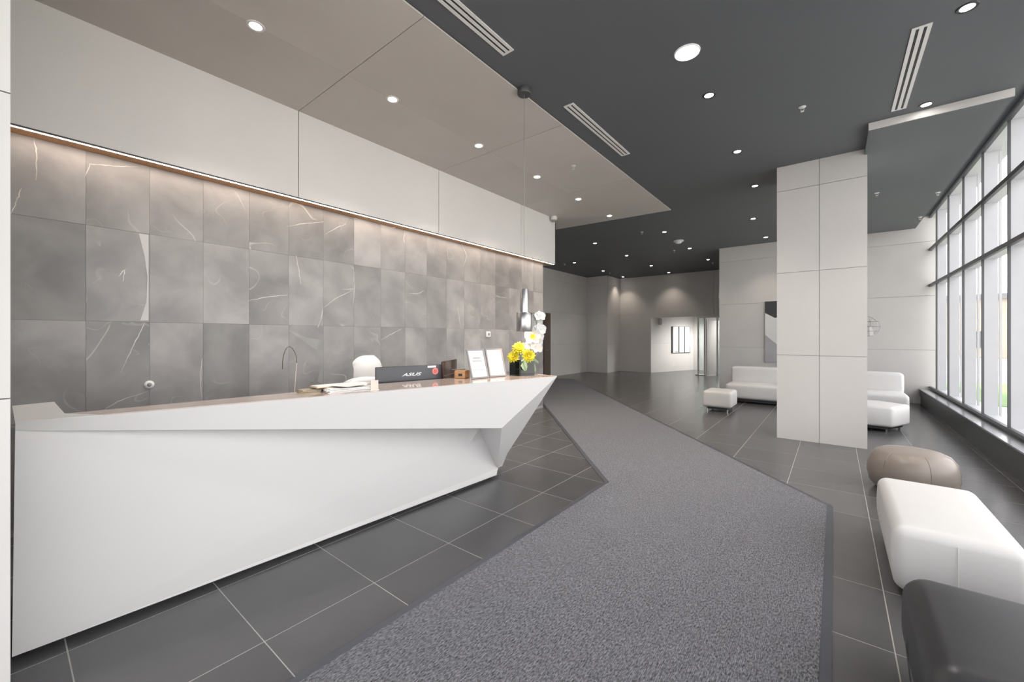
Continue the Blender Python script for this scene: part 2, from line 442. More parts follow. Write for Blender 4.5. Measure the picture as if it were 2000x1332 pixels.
# larger veins and pale mineral patches that show on single tiles (y, z on the marble face)
VEIN_LINES = [
   [ (0.160,3.023), (0.178,2.904), (0.173,2.698) ],
   [ (0.054,2.411), (0.080,2.517), (0.102,2.615) ],
   [ (0.434,2.806), (0.463,2.920), (0.596,2.947), (0.758,2.991) ],
   [ (2.095,2.426), (2.123,2.272), (2.151,2.100) ],
   [ (2.426,1.851), (2.561,1.965), (2.784,2.085) ],
   [ (3.200,1.452), (3.371,1.535), (3.541,1.609) ],
   [ (0.805,1.623), (0.731,1.433), (0.647,1.188) ],
   [ (0.550,0.890), (0.643,0.951), (0.826,1.011) ],
   [ (1.216,0.890), (1.208,1.089), (1.220,1.287) ],
   [ (1.610,1.869), (1.786,1.925), (2.006,1.965) ],
   [ (1.995,2.731), (2.163,2.796), (2.414,2.875) ],
   [ (2.426,2.724), (2.561,2.826), (2.701,2.913) ],
   [ (4.617,1.990), (4.663,1.809), (4.698,1.626) ],
   [ (5.544,2.257), (5.672,2.220), (5.925,2.220) ],
   [ (3.673,2.120), (3.811,2.124), (3.935,2.180) ],
   [ (3.185,2.997), (3.371,2.994), (3.584,3.083) ],
   [ (2.340,1.603), (2.389,1.726), (2.408,1.850) ],
   [ (4.698,3.069), (4.840,2.840), (4.757,2.658) ],
   [ (0.634,2.013), (0.672,2.083), (0.659,1.972) ],
   [ (2.798,2.393), (2.812,2.134), (2.798,1.871) ],
]
PALE_PATCHES = [
   [ (0.761,2.406), (0.826,2.407), (0.826,1.642), (0.771,1.640), (0.812,1.805), (0.819,2.034), (0.799,2.214) ],
   [ (0.442,2.414), (0.525,2.411), (0.525,2.248), (0.475,2.290) ],
   [ (1.995,1.586), (2.221,1.482), (2.408,1.457), (2.408,1.298), (2.221,1.411) ],
   [ (4.757,2.151), (5.000,1.995), (5.126,1.782), (4.877,1.886) ],
   [ (2.340,0.966), (2.371,1.104), (2.408,1.144), (2.408,0.930) ],
]
xf = XM+.0012
for L_ in VEIN_LINES:
    g = G(); n = len(L_)
    P_ = [Vector((0,a,b)) for a,b in L_]; Q_ = []
    for i in range(n-1):
        for k in range(6):
            q = P_[i].lerp(P_[i+1], k/6); Q_.append(q+Vector((0,random.uniform(-.003,.003),random.uniform(-.003,.003))))
    Q_.append(P_[-1]); m = len(Q_)
    vs = []
    for i,q in enumerate(Q_):
        tt = (Q_[min(i+1,m-1)]-Q_[max(i-1,0)]).normalized(); nn = Vector((0,-tt.z,tt.y)); w_ = (.0008+.0026*math.sin(math.pi*(i+.4)/(m+.4)))*random.uniform(.6,1.2)
        vs += [(xf,(q+nn*w_).y,(q+nn*w_).z),(xf,(q-nn*w_).y,(q-nn*w_).z)]
    g.add(vs,[(2*i,2*i+1,2*i+3,2*i+2) for i in range(m-1)]).build('stone_vein', M['vein'], wl, fix=False)
for i,L_ in enumerate(PALE_PATCHES):
    G().add([(xf,a,b) for a,b in L_],[tuple(range(len(L_)))]).build('pale_patch', M['patch'] if i else M['palepatch'], wl, fix=False)

# white band above the marble, with the oak soffit and the cove strip
tb = G().box(XM+.001, XB-.02, .03, 7.30, 3.03, ZC-.02).build('trim_1', M['joint'], kind='structure', cat='bulkhead',
    label='white panelled bulkhead band running above the marble wall')
panel_face(tb, (XB-.018,.03), (XB-.018,7.30), [3.03, ZC-.021], (1,0), M['band'], ub=[2.014,4.037,6.07], gap=.008, name='band_panel')
G().box(XM+.0, XB-.040, .03, 7.28, 3.020, 3.032).build('soffit_board', M['wood'], tb)
G().box(-5.05, XB, 7.282, 7.30, 3.02, ZC-.021).build('end_panel', M['band'], tb)
G().box(XB-.018, XB-.002, .03, 7.28, 3.019, 3.03).build('light_channel', M['darkalu'], tb)
cs = empty('strip_light', (XB-.03,.03,3.02), 'warm glowing strip light along the foot of the white band', 'strip light')
G().box(XB-.040, XB-.0185, .035, 7.275, 3.0185, 3.0245).build('diffuser', M['led'], cs)
# wall end behind the marble
G().box(-8.4,-5.05, .0, 7.10, 0, ZC).build('wall_left_return', M['panel'], kind='structure', cat='wall', label='plain pale wall block behind the marble feature wall')

# near white wall beside the desk
wn = G().box(-5.05,-2.52,-3.6,.026,0,ZC-.02).build('wall_entry', M['backing'], kind='structure', cat='wall', label='white panelled wall beside the desk end at the picture edge')
panel_face(wn, (-2.52,-3.6),(-2.52,.026), [0,1.26,2.44,3.62,ZC-.02], (1,0), M['panel'], t=.02, ub=[1.2,2.4])

# back walls
ZB = [0,1.19,2.42,3.62,ZC]
wbl = G().box(-8.5,-8.27,7.10,15.7,0,ZC).build('wall_back_left', M['backing'], kind='structure', cat='wall', label='pale panelled side wall with the brown door, far behind the flowers')
panel_face(wbl, (-8.27,7.10),(-8.27,12.21), ZB, (1,0), M['panel'], ub=[2.6])
panel_face(wbl, (-8.27,12.69),(-8.27,15.5), ZB, (1,0), M['panel'])
G().box(-8.27,-8.252,12.21,12.69,2.36,ZC).build('wall_panel', M['panel'], wbl, origin=(-8.25,12.21,2.36))
d1 = G().box(-8.27,-8.235,12.22,12.68,0.005,2.35).build('door_1', M['brown'], kind='structure', cat='door', label='plain brown door leaf far beyond the orchid')
G().box(-8.235,-8.225,12.235,12.665,.02,2.33).build('door_leaf', M['brown'], d1)
G().tube([(-8.21,12.30,1.0),(-8.17,12.30,1.0),(-8.17,12.42,1.0)],.009).build('handle', M['steel'], d1, smooth=True)
wp = G().box(-8.5,-7.318,15.518,17.0,0,ZC).build('wall_pier', M['backing'], kind='structure', cat='wall', label='projecting pale wall pier in the far corner of the lobby')
panel_face(wp, (-8.27,15.518),(-7.318,15.518), ZB, (0,-1), M['panel'])
panel_face(wp, (-7.318,15.50),(-7.318,16.75), ZB, (1,0), M['panel'])
wbk = empty('wall_back', (-6,16.9,0), 'far pale end wall with a low bright opening', 'wall', kind='structure')
G().box(-7.318,-5.95,16.768,17.0,0,ZC).build('wall_core', M['backing'], wbk)
G().box(-5.95,-2.5,16.768,17.0,2.29,ZC).build('header_core', M['backing'], wbk)
panel_face(wbk, (-7.30,16.768),(-5.95,16.768), [0,2.42,ZC], (0,-1), M['panel'])
panel_face(wbk, (-5.95,16.768),(-2.5,16.768), [2.27,ZC], (0,-1), M['panel'], ub=[2.38])
# niche behind the header
wni = empty('wall_niche', (-5.4,18,0), 'bright oblique side wall of the far niche', 'wall', kind='structure')
def oblique(z0,z1,u0,u1,t,side=0.0):
    a = Vector((-5.95,16.76)); dd = Vector((1.0,2.55)).normalized(); nn = Vector((dd.y,-dd.x))
    q = [a+dd*u0+nn*side, a+dd*u1+nn*side, a+dd*u1+nn*(side-t), a+dd*u0+nn*(side-t)]
    return G().prism([(p.x,p.y) for p in q], z0, z1)
oblique(0,2.6,0,2.75,.12,-.018).build('wall_core', M['backing'], wni)
for z0,z1 in ((0,1.20),(1.205,2.6)): oblique(z0,z1,.0,2.75,.018,0).build('wall_panel', M['panel'], wni, origin=(-5.6,17.6,z0))
G().box(-5.1,-2.4,19.30,19.42,0,2.6).build('wall_niche_end', M['panel'], kind='structure', cat='wall', label='short end wall closing the far niche')
G().box(-6.0,-2.4,17.0,19.42,2.45,2.6).build('ceiling_niche', M['panel'], kind='structure', cat='ceiling', label='low pale ceiling over the far niche')
# sofa wall (facing the camera) and the block behind it
ws = G().box(-2.575,1.80,YW+.018,YW+.45,0,4.25).build('wall_right_back', M['backing'], kind='structure', cat='wall', label='pale grey panelled wall behind the white sofas')
panel_face(ws, (-2.575,YW+.018),(1.80,YW+.018), [0,1.195,2.40,3.60,4.25], (0,-1), M['panel'], name='wall_panel')
G().box(-2.575,-2.557,YW+.018,16.7,0,ZC).build('side_panel', M['panel'], ws)
G().box(-2.557,-2.40,YW+.45,19.42,0,ZC).build('side_core', M['backing'], ws)

# column
wc = G().box(-.652,.324,7.188,7.98,0,ZC-.001).build('wall_column', M['backing'], kind='structure', cat='column', label='square white panelled column standing in the middle of the lobby')
ZK = [0,1.227,2.432,3.637,ZC-.001]
panel_face(wc, (-.67,7.188),(.342,7.188), ZK, (0,-1), M['panel'], ub=[.502], name='column_panel')
panel_face(wc, (-.652,7.188),(-.652,7.98), ZK, (-1,0), M['panel'], ub=[.40], name='column_panel')
panel_face(wc, (.324,7.188),(.324,7.98), ZK, (1,0), M['panel'], ub=[.40], name='column_panel')
panel_face(wc, (-.67,7.98),(.342,7.98), ZK, (0,1), M['panel'], ub=[.502], name='column_panel')

# ceilings
ce = empty('ceiling', (0,6,ZC), 'charcoal painted ceiling over the lobby', 'ceiling', kind='structure')
G().box(-8.5,1.45,-3.6,20.2,ZC,ZC+.12).build('ceiling_slab', M['dark'], ce)
G().box(1.45,1.80,-3.6,6.33,4.17,4.29).build('blind_pocket', M['dark'], ce)
G().box(1.45,1.80,6.33,13.2,4.17,4.29).build('blind_pocket', M['dark'], ce)
so = G().box(.313,1.42,6.35,YW,3.92,ZC-.001).build('trim_2', M['dark'], kind='structure', cat='soffit', label='lowered charcoal ceiling soffit beside the windows')
G().box(.313,1.42,6.335,6.35,3.918,ZC-.001).build('soffit_edge', M['panel'], so)
cb = empty('ceiling_dropped', (-3.6,4,3.98), 'taupe panelled ceiling hung over the reception desk', 'ceiling', kind='structure')
G().prism([(-5.3,-.0),(-2.495,.0),(-2.515,8.19),(-5.3,8.01)], 3.990, ZC-.0005).build('panel_backing', M['joint'], cb)
def cpanel(poly):
    cxp = sum(p[0] for p in poly)/len(poly); cyp = sum(p[1] for p in poly)/len(poly)
    G().prism(poly, 3.978, 3.990).build('ceiling_panel', M['beige'], cb, origin=(cxp,cyp,3.978))
e = .003; XL = -3.62
def xr(y): return -2.49-.003*y
for a,b in ((.026,2.044-e),(2.044+e,4.10-e),(4.10+e,6.148-e)):
    cpanel([(-5.3,a),(XL-e*.4,a),(XL-e*.4,b),(-5.3,b)]); cpanel([(XL+e*.4,a),(xr(a),a),(xr(b),b),(XL+e*.4,b)])
def yj(x): return 7.459+(x+4.68)*.2966
cpanel([(-5.3,6.148+e),(XL-e*.4,6.148+e),(XL-e*.4,yj(XL)-e),(-5.3,yj(-5.3)-e)])
cpanel([(XL+e*.4,6.148+e),(xr(6.15),6.148+e),(xr(8.1),yj(xr(8.1))-e),(XL+e*.4,yj(XL)-e)])
cpanel([(-5.3,yj(-5.3)+e),(xr(8.1),yj(xr(8.1))+e),(-2.515,8.19),(-5.3,8.01)])

# ---- window wall along the room side
w1 = empty('window_1', (XG,5,0), 'tall gridded window wall with deep grey mullions', 'window', kind='structure')
MY = [7.62+1.12*k for k in range(-10,5)]
for y in MY:
    G().box(XG-.012,XG+.012,y-.014,y+.014,.38,4.17).build('mullion_backlit_face', M['darkalu'], w1, origin=(XG,y,.38))  # room side coloured darker to look backlit; same aluminium as the mullion
    G().box(XG+.012,1.80,y-.013,y+.013,.35,4.17).build('mullion', M['alu'], w1, origin=(XG,y,.35))
    G().box(1.813,1.838,y-.011,y+.011,.2,4.6).build('outer_fin', M['alu'], w1, origin=(1.87,y,.2))
Z3 = [(.36,.40),(2.592,2.648),(3.382,3.438),(4.11,4.17)]
for z0,z1 in Z3:
    G().box(XG-.03,XG+.012,-3.6,YW,z0,z1).build('rail_backlit_face', M['darkalu'], w1, origin=(XG,0,z0))  # rail front, backlit shade put into its darker colour
    G().box(XG+.012,1.80,-3.6,YW,z0+.006,z1-.006).build('rail', M['alu'], w1, origin=(XG,0,z0))
for i in range(len(MY)-1):
    for (a,b) in ((.40,2.592),(2.648,3.382),(3.438,4.11)):
        G().box(1.800,1.812,MY[i]+.0,MY[i+1]-.0,a-.02,b+.02).build('pane', M['glass'], w1, origin=(1.806,MY[i],a))
G().box(1.800,1.812,MY[-1],YW,.38,4.13).build('pane', M['glass'], w1, origin=(1.806,MY[-1],.4))
G().box(XG+.012,1.99,-3.6,YW,4.17,4.7).build('lintel', M['alu'], w1)
# window bench / curb
cu = empty('trim_3', (1.55,5,0), 'low dark curb with a metal sill below the windows', 'window sill', kind='structure')
G().box(1.50,1.98,-3.6,YW,0,.165).build('curb_base', M['black'], cu)
G().box(1.486,1.98,-3.6,YW,.175,.318).build('curb_face', M['black'], cu)
G().box(1.51,1.98,-3.6,YW,.165,.175).build('shadow_gap', M['toe'], cu)
G().box(1.478,2.02,-3.6,YW,.318,.336).build('sill_plate', M['sill'], cu)
# glazed entrance side behind the viewer
w2 = empty('window_2', (-.4,-3.5,0), 'glazed entrance front behind the viewer', 'window', kind='structure')
for x in (-2.46,-1.44,-.42,.60,1.60):
    G().box(x-.03,x+.03,-3.6,-3.46,0,ZC).build('mullion', M['alu'], w2, origin=(x,-3.5,0))
for z0,z1 in ((0,.08),(2.4,2.47),(ZC-.08,ZC)): G().box(-2.5,1.66,-3.58,-3.48,z0,z1).build('rail', M['alu'], w2, origin=(0,-3.5,z0))
for i,x in enumerate((-2.46,-1.44,-.42,.60)): G().box(x,x+1.01,-3.535,-3.525,.05,ZC-.05).build('pane', M['glass'], w2, origin=(x,-3.53,0))

# ---- outside
G().box(-60,120,-60,14.5,-.30,-.14).build('exterior_pavement', M['pavement'], kind='structure', cat='pavement', label='pale pavement outside the windows')
G().box(1.99,120,14.5,21.5,-.30,-.12).build('exterior_lawn', M['lawn'], kind='structure', cat='lawn', label='green strip of lawn outside the windows')
G().box(-60,120,21.5,120,-.30,-.14).build('exterior_road', M['road'], kind='structure', cat='road', label='grey road beyond the lawn outside')
hb = empty('neighbour_building', (13,52,0), 'sandy low building across the road, seen through the glass', 'building')
G().box(4,26,48,58,-.14,4.4).build('wall', M['stucco'], hb)
G().box(3.6,26.4,47.6,58.4,4.4,4.8).build('roof', M['roofing'], hb)
for k in range(7):
    wd = G().box(5+k*3,6.8+k*3,47.93,48.01,.6,1.9).build('window', M['houseglass'], hb, origin=(5+k*3,48,.6))

# ================================================================== ENTRANCE MAT
mt = empty('entrance_mat', (-.9,2,0), 'bent grey heather entrance carpet running past the desk', 'carpet')
def off_poly(poly, d):
    n = len(poly); out = []
    for i in range(n):
        p0,p1,p2 = Vector(poly[i-1]),Vector(poly[i]),Vector(poly[(i+1)%n])
        a = (p1-p0).normalized(); b = (p2-p1).normalized()
        na = Vector((a.y,-a.x)); nb = Vector((b.y,-b.x))
        k = d/(1+na.dot(nb)); out.append(p1+(na+nb)*k)
    return [(p.x,p.y) for p in out]
inner = off_poly(MAT_IN, .045)
if not inside(inner[0], MAT_IN): inner = off_poly(MAT_IN, -.045)
G().prism(inner, .0005, .009).build('carpet_field', M['carpet'], mt)
for i in range(len(MAT_IN)):
    j = (i+1) % len(MAT_IN)
    G().prism([MAT_IN[i],MAT_IN[j],inner[j],inner[i]], .0004, .0062).build('edge_strip', M['rubber'], mt)

# ================================================================== RECEPTION DESK
dk = empty('reception_desk', (-2.9,1.7,0), 'faceted white reception desk with a pointed end and taupe counter', 'desk')
ZT = 1.10
A0 = (-2.984,.045,ZT); T = (-2.177,3.47,ZT); Pn = (-2.38,2.849,.663)
Q = (-2.83,3.023,.559); Bn = (-2.822,3.312,.088); E0 = (-2.812,3.282,.028); BL = (-2.945,.035,.034)
# the crease starts low on the end edge, in the plane of the fascia
_n = (Vector(T)-Vector(A0)).cross(Vector(Pn)-Vector(A0))
C0 = (A0[0]-(_n.z*(1.060-ZT))/_n.x, .045, 1.060)
tk = .018
def facet(name, pts, toward, m=None, t=tk): G().slab(pts, t, toward).build(name, m or M['white'], dk)
facet('front_panel', [C0,BL,E0,Bn,Q], (1,0,0))
facet('fascia', [A0,C0,Pn,T], (1,0,.3), t=.012)
facet('underside', [C0,Q,Pn], (0,0,-1), t=.010)
facet('nose_panel', [Pn,Q,Bn], (.6,-.8,-.3), t=.010)
facet('end_panel', [T,Pn,Bn], (.8,.3,-.5), t=.010)
top = [(-2.984,.045),(-2.177,3.47),(-2.46,3.55),(-2.65,3.38),(-2.90,2.60),(-3.02,1.96),(-3.03,1.36),(-3.123,.207),(-3.09,.045)]
G().prism(top, ZT-.0025, ZT+.0005).build('countertop', M['counter'], dk)
G().prism([(-2.982,.0445),(-2.917,.325),(-3.125,.209),(-3.733,.207),(-3.70,.0445)], ZT-.003, ZT+.0015).build('wing_top', M['white'], dk)
G().prism([(-3.12,.06),(-3.12,.19),(-3.70,.19),(-3.70,.06)], .03, ZT-.0031).build('wing_carcass', M['white'], dk)
# far end and back closing panels
facet('end_panel', [T,(-2.46,3.55,ZT),(-2.90,3.40,.03),Bn], (.2,1,0), t=.008)
bk = [(-2.46,3.55),(-2.65,3.38),(-2.90,2.60),(-3.02,1.96),(-3.03,1.36),(-3.12,.21)]
for i in range(len(bk)-1):
    a,b = bk[i],bk[i+1]
    facet('back_panel', [(a[0],a[1],ZT-.0026),(b[0],b[1],ZT-.0026),(min(b[0],-2.96),b[1],.03),(min(a[0],-2.96),a[1],.03)], (-1,0,0), t=.006)
G().prism([(-3.0,.09),(-2.86,3.24),(-3.3,3.24),(-3.3,.09)], 0, .034).build('toe_kick', M['toe'], dk)
G().prism([(-3.03,.5),(-3.04,1.96),(-2.98,2.55),(-2.98,3.25),(-3.62,3.25),(-3.62,.5)], .72,.75).build('worktop', M['lightwood'], dk)
for y in (.55,1.9,3.2): G().box(-3.58,-3.10,y-.02,y+.02,.034,.72).build('support_panel', M['white'], dk, origin=(-3.3,y,.03))

# ================================================================== DESK THINGS
def text_mesh(txt, size, shear=0.0, depth=.0008, bold=0.0):
    cu_ = bpy.data.curves.new('lettering','FONT'); cu_.body = txt; cu_.size = size; cu_.shear = shear; cu_.extrude = depth; cu_.offset = bold
    cu_.align_x = 'CENTER'; cu_.align_y = 'CENTER'; cu_.space_character = 1.02
    o = bpy.data.objects.new('tmp', cu_); COL.objects.link(o)
    dg = bpy.context.evaluated_depsgraph_get(); me = bpy.data.meshes.new_from_object(o.evaluated_get(dg))
    bpy.data.objects.remove(o); bpy.data.curves.remove(cu_); return me
def monitor(name, a, b, ztop, hgt, label, shell, logo=False, base=.75):
    a = Vector(a); b = Vector(b); mid = (a+b)/2; wdt = (b-a).length; yaw = math.atan2(b.y-a.y, b.x-a.x)
    # local x runs along the shell, local -y faces the counter side
    r = empty(name, (mid.x,mid.y,base), label, 'monitor', rz=yaw)
    z1 = ztop-base; z0 = z1-hgt
    soft_box(-wdt/2,wdt/2,0,.022,z0,z1,.006,3).build('back_shell', shell, r, local=True, smooth=True)
    G().box(-wdt/2+.008,wdt/2-.008,.022,.026,z0+.012,z1-.008).build('screen', M['blackplastic'], r, local=True)
    G().prism([(-.10,.0),(.10,.0),(.10,.18),(-.10,.18)], 0.0,.010).build('stand_foot', M['blackplastic'], r, local=True)
    G().box(-.03,.03,.03,.05,.010,z0+.10).build('stand_neck', M['blackplastic'], r, local=True)
    if logo:
        lt = link('lettering', text_mesh('ASUS', .060, .35, bold=.0012), M['whiteprint'], r, (.01,-.0012,z1-.080)); lt.rotation_euler = (math.pi/2,0,0); lt.scale = (1.25,.62,1)
        G().box(.172,.258,-.0012,0,z1-.026,z1-.008).build('white_sticker', M['whiteprint'], r, local=True)
        st = G(); st.lathe([(.033,0),(.033,.0012)],28)
        o = st.build('round_sticker', M['redprint'], r, local=True); o.location = (.250,0,z1-.062); o.rotation_euler = (math.pi/2,0,0)
        rg = G(); rg.tube([(.024*math.cos(k*.3),.024*math.sin(k*.3),.0014) for k in range(21)],.0018,6,True)
        q = rg.build('sticker_ring', M['pink'], o, local=True)
    else:
        G().box(-wdt/2+.012,wdt/2-.012,-.002,0,z0+.105,z0+.110).build('seam_strip', M['steel'], r, local=True)
    return r
monitor('monitor', (-3.107,2.021), (-2.953,2.632), 1.232, .36, 'black monitor seen from behind with white lettering and a round red sticker', M['screenback'], True)
monitor('monitor', (-3.005,2.705), (-3.225,3.10), 1.254, .25, 'smaller glossy bronze-brown display beside the wooden box', M['bronze'])

# office chair
ch = empty('office_chair', (-3.98,2.50,0), 'white high office chair behind the desk', 'chair', rz=math.radians(-88))
def shell(x0,x1,z0,z1,bow,tilt,t=.03,nx=14,nz=10,rr=.35):
    g = G(); vs = []; fs = []
    for s in (0,1):
        for j in range(nz+1):
            v = j/nz
            for i in range(nx+1):
                u = i/nx*2-1
                # rounded outline
                wv = 1-.30*max(0,(v-.72)/.28)**2.2-.12*max(0,(.2-v)/.2)**2
                x = (x0+x1)/2+u*(x1-x0)/2*wv
                z = z0+(z1-z0)*v-(abs(u)**4)*.04*(v if v > .5 else 0)
                y = bow*(u*u)+tilt*(v-.5)+(.03*math.sin(v*3.3))+s*t*(1-.7*abs(u)**6)
                vs.append((x,y,z))
    m = (nx+1)*(nz+1)
    for j in range(nz):
        for i in range(nx):
            a = j*(nx+1)+i; q = (a,a+1,a+nx+2,a+nx+1); fs.append(q); fs.append(tuple(k+m for k in q)[::-1])
    for i in range(nx): fs.append((i,i+m,i+1+m,i+1)); a = nz*(nx+1)+i; fs.append((a,a+1,a+1+m,a+m))
    for j in range(nz): a = j*(nx+1); b_ = a+nx+1; fs.append((a,b_,b_+m,a+m)); a += nx; b_ += nx; fs.append((a,a+m,b_+m,b_))
    return g.add(vs,fs)
shell(-.18,.17,1.045,1.292,-.05,-.03).build('backrest', M['plastic'], ch, local=True, smooth=True)
shell(-.20,.27,.985,1.072,-.06,.0,t=.05).build('lumbar_shell', M['plastic'], ch, local=True, smooth=True)
soft_box(-.24,.24,.06,.50,.80,.87,.03,4).build('seat', M['plastic'], ch, local=True, smooth=True)
G().tube([(0,.30,.14),(0,.30,.80)],.028,12).build('gas_column', M['steel'], ch, local=True, smooth=True)
G().tube([(0,.03,1.10),(0,-.03,.95),(0,.02,.82),(0,.2,.79)],.02,8).build('back_spine', M['plastic'], ch, local=True, smooth=True)
for s in (-1,1):
    soft_box(s*.27-.03,s*.27+.03,.05,.34,1.0,1.03,.012,3).build('armrest', M['plastic'], ch, local=True, smooth=True)
    G().tube([(s*.27,.2,1.0),(s*.27,.2,.84),(s*.2,.25,.82)],.014,8).build('arm_post', M['steel'], ch, local=True, smooth=True)
G().lathe([(.20,.28),(.215,.28),(.215,.30),(.20,.30)],32,(0,.30),cap=False).build('foot_ring', M['steel'], ch, local=True, smooth=True)
for k in range(5):
    a = k*2*math.pi/5
    leg = G().tube([(0,.30,.12),(.30*math.cos(a),.30+.30*math.sin(a),.075)],[.024,.016],8).build('base_leg', M['plastic'], ch, local=True, smooth=True)
    cw = G().tube([(.30*math.cos(a)-.012,.30+.30*math.sin(a),.03),(.30*math.cos(a)+.012,.30+.30*math.sin(a),.03)],.03,14)
    cw.build('castor', M['blackplastic'], leg, local=True, smooth=True)

# stem rising from behind the counter
sm = empty('arching_stem', (-3.30,1.43,.75), 'thin bare arching plant stem on a pale stake, above the counter', 'plant stem')
G().tube([(-3.30,1.430,.80),(-3.30,1.428,1.06),(-3.302,1.437,1.16),(-3.298,1.441,1.24),(-3.30,1.446,1.292)],.0035,8).build('stake', M['stake'], sm, smooth=True)
arc = [(-3.30,1.446,1.29),(-3.30,1.444,1.34),(-3.30,1.432,1.375),(-3.30,1.415,1.405),(-3.30,1.395,1.421),(-3.30,1.375,1.415),(-3.30,1.36,1.39),(-3.30,1.348,1.35),(-3.30,1.342,1.305),(-3.30,1.342,1.25)]
G().tube(arc,[.0025]*6+[.0028]*4,6).build('stem', M['stem'], sm, smooth=True)
G().lathe([(.045,.75),(.055,.84),(.05,.84),(.045,.80)],20,(-3.30,1.43)).build('pot', M['plastic'], sm, smooth=True)

# papers on the counter
def flat_thing(name, c, sx, sy, z0, z1, rz, m, label, cat, group=None):
    o = empty(name, (c[0],c[1],z0), label, cat, group, rz)
    return o
zt = ZT+.0006
o = flat_thing('paper_stack', (-2.845,1.60), .2,.3, zt, 0, -.25, None, 'stack of white papers lying on the counter beside the black monitor', 'papers')
for k in range(5):
    q = G().box(-.108,.108,-.15,.15,k*.006,k*.006+.0055).build('sheet_bundle', M['paper'], o, local=True); q.rotation_euler = (0,0,.05*math.sin(k*2.1)); q.location = (.006*math.cos(k*3),.008*math.sin(k*2),0)
o = flat_thing('magazine_pile', (-2.965,1.385), .1,.1, zt, 0, -.35, None, 'small pile of mottled brown leaflets at the end of the papers', 'leaflets')
for k in range(3):
    q = G().box(-.05,.05,-.07,.07,k*.007,k*.007+.0065).build('leaflet', [M['magazine'],M['kraft'],M['magazine']][k], o, local=True); q.rotation_euler = (0,0,.2*k)
o = flat_thing('tan_folder', (-2.925,1.56), .1,.1, zt+.0305, 0, -.1, None, 'tan card folder lying across the white papers', 'folder')
q = G().box(-.07,.07,-.16,.13,0,.006).build('folder_card', M['kraft'], o, local=True)
G().box(-.066,.068,-.15,.12,.006,.010).build('folder_paper', M['paper'], o, local=True)
o = empty('loose_sheet', (-2.79,1.60,zt+.042), 'loose white sheet on top of the paper stack', 'paper', rz=.2)
G().add([(-.09,-.10,0),(.09,-.10,0),(.095,.05,.004),(-.09,.11,.012),(.09,.11,.010),(-.09,.04,.003),(-.09,-.10,.001),(.09,-.10,.001),(.095,.05,.005),(-.09,.11,.013),(.09,.11,.011),(-.09,.04,.004)],
        [(0,5,2,1),(5,3,4,2),(6,7,8,11),(11,8,10,9)]).build('sheet', M['paper'], o, local=True)
o = empty('card_holder', (-2.685,1.735,zt), 'small upright pale pink card between papers and monitor', 'card', rz=math.radians(75))
G().box(-.028,.028,-.003,.003,0,.072).build('card', M['pink'], o, local=True)
G().box(-.032,.032,-.012,.012,0,.004).build('foot', M['plastic'], o, local=True)

# wooden box
bx = empty('wooden_box', (-2.805,2.765,zt), 'small light wooden box with a dark slot beside the sign frames', 'box', rz=math.radians(20))
soft_box(-.055,.055,-.06,.06,0,.072,.006,2).build('box_body', M['lightwood'], bx, local=True)
G().box(-.012,.028,-.0612,-.058,.022,.046).build('slot', M['toe'], bx, local=True)
G().box(-.05,.05,-.055,.055,.072,.076).build('lid', M['lightwood'], bx, local=True)
pn = empty('pen', (-2.83,2.76,zt+.0765), 'thin silver pen lying on the wooden box', 'pen')
G().tube([(-.06,-.055,.004),(.03,.045,.004)],[.0035,.0045],8).build('barrel', M['steel'], pn, local=True, smooth=True)
G().tube([(-.075,-.0717,.004),(-.06,-.055,.004)],[.001,.0035],8).build('tip', M['blackplastic'], pn, local=True, smooth=True)

# sign frames (leaning back)
def sign(a, b, label, lines):
    a = Vector(a); b = Vector(b); mid = (a+b)/2; wdt = (b-a).length; yaw = math.atan2(b.y-a.y, b.x-a.x)
    r = empty('sign_frame', (mid.x,mid.y,zt), label, 'sign frame', None, yaw)
    lean = math.radians(19); H = .288
    def part(g, name, m, par=r):
        o = g.build(name, m, par, local=True)
        if par is r: o.rotation_euler = (-lean,0,0); o.location = (0,0,.004)
        return o
    fw = .014; w2_ = wdt/2-.002
    fr = G()
    fr.box(-w2_,w2_,0,.012,0,fw); fr.box(-w2_,w2_,0,.012,H-fw,H); fr.box(-w2_,-w2_+fw,0,.012,fw,H-fw); fr.box(w2_-fw,w2_,0,.012,fw,H-fw)
    part(fr,'frame',M['greyplastic'])
    part(G().box(-w2_+.002,w2_-.002,.008,.014,.002,H-.002),'back_board',M['blackplastic'])
    pg = part(G().box(-w2_+fw,w2_-fw,.004,.008,fw,H-fw),'page',M['paper'])
    for (z,wd,hh,m) in lines:
        G().box(-wd/2,wd/2,.0032,.004,z-hh/2,z+hh/2).build('print_line', M[m], pg, local=True)
    part(G().box(-.03,.03,.014,.018,.02,.2),'strut',M['blackplastic'])
    ft = G().prism([(-.03,.02),(.03,.02),(.03,.11),(-.03,.11)],0,.003).build('foot', M['blackplastic'], r, local=True)
    return r
sign((-2.641,2.731),(-2.605,2.935),'left of two paper sign frames, printed with grey lines, on the counter',
     [(.235,.07,.004,'lightprint'),(.200,.085,.014,'greyprint'),(.170,.11,.013,'greyprint'),(.143,.05,.004,'lightprint'),(.132,.05,.004,'lightprint'),(.085,.13,.006,'greyprint')])
sign((-2.632,2.968),(-2.572,3.158),'nearly blank sign frame next to the flower vase',
     [(.235,.06,.003,'lightprint'),(.15,.03,.003,'lightprint')])

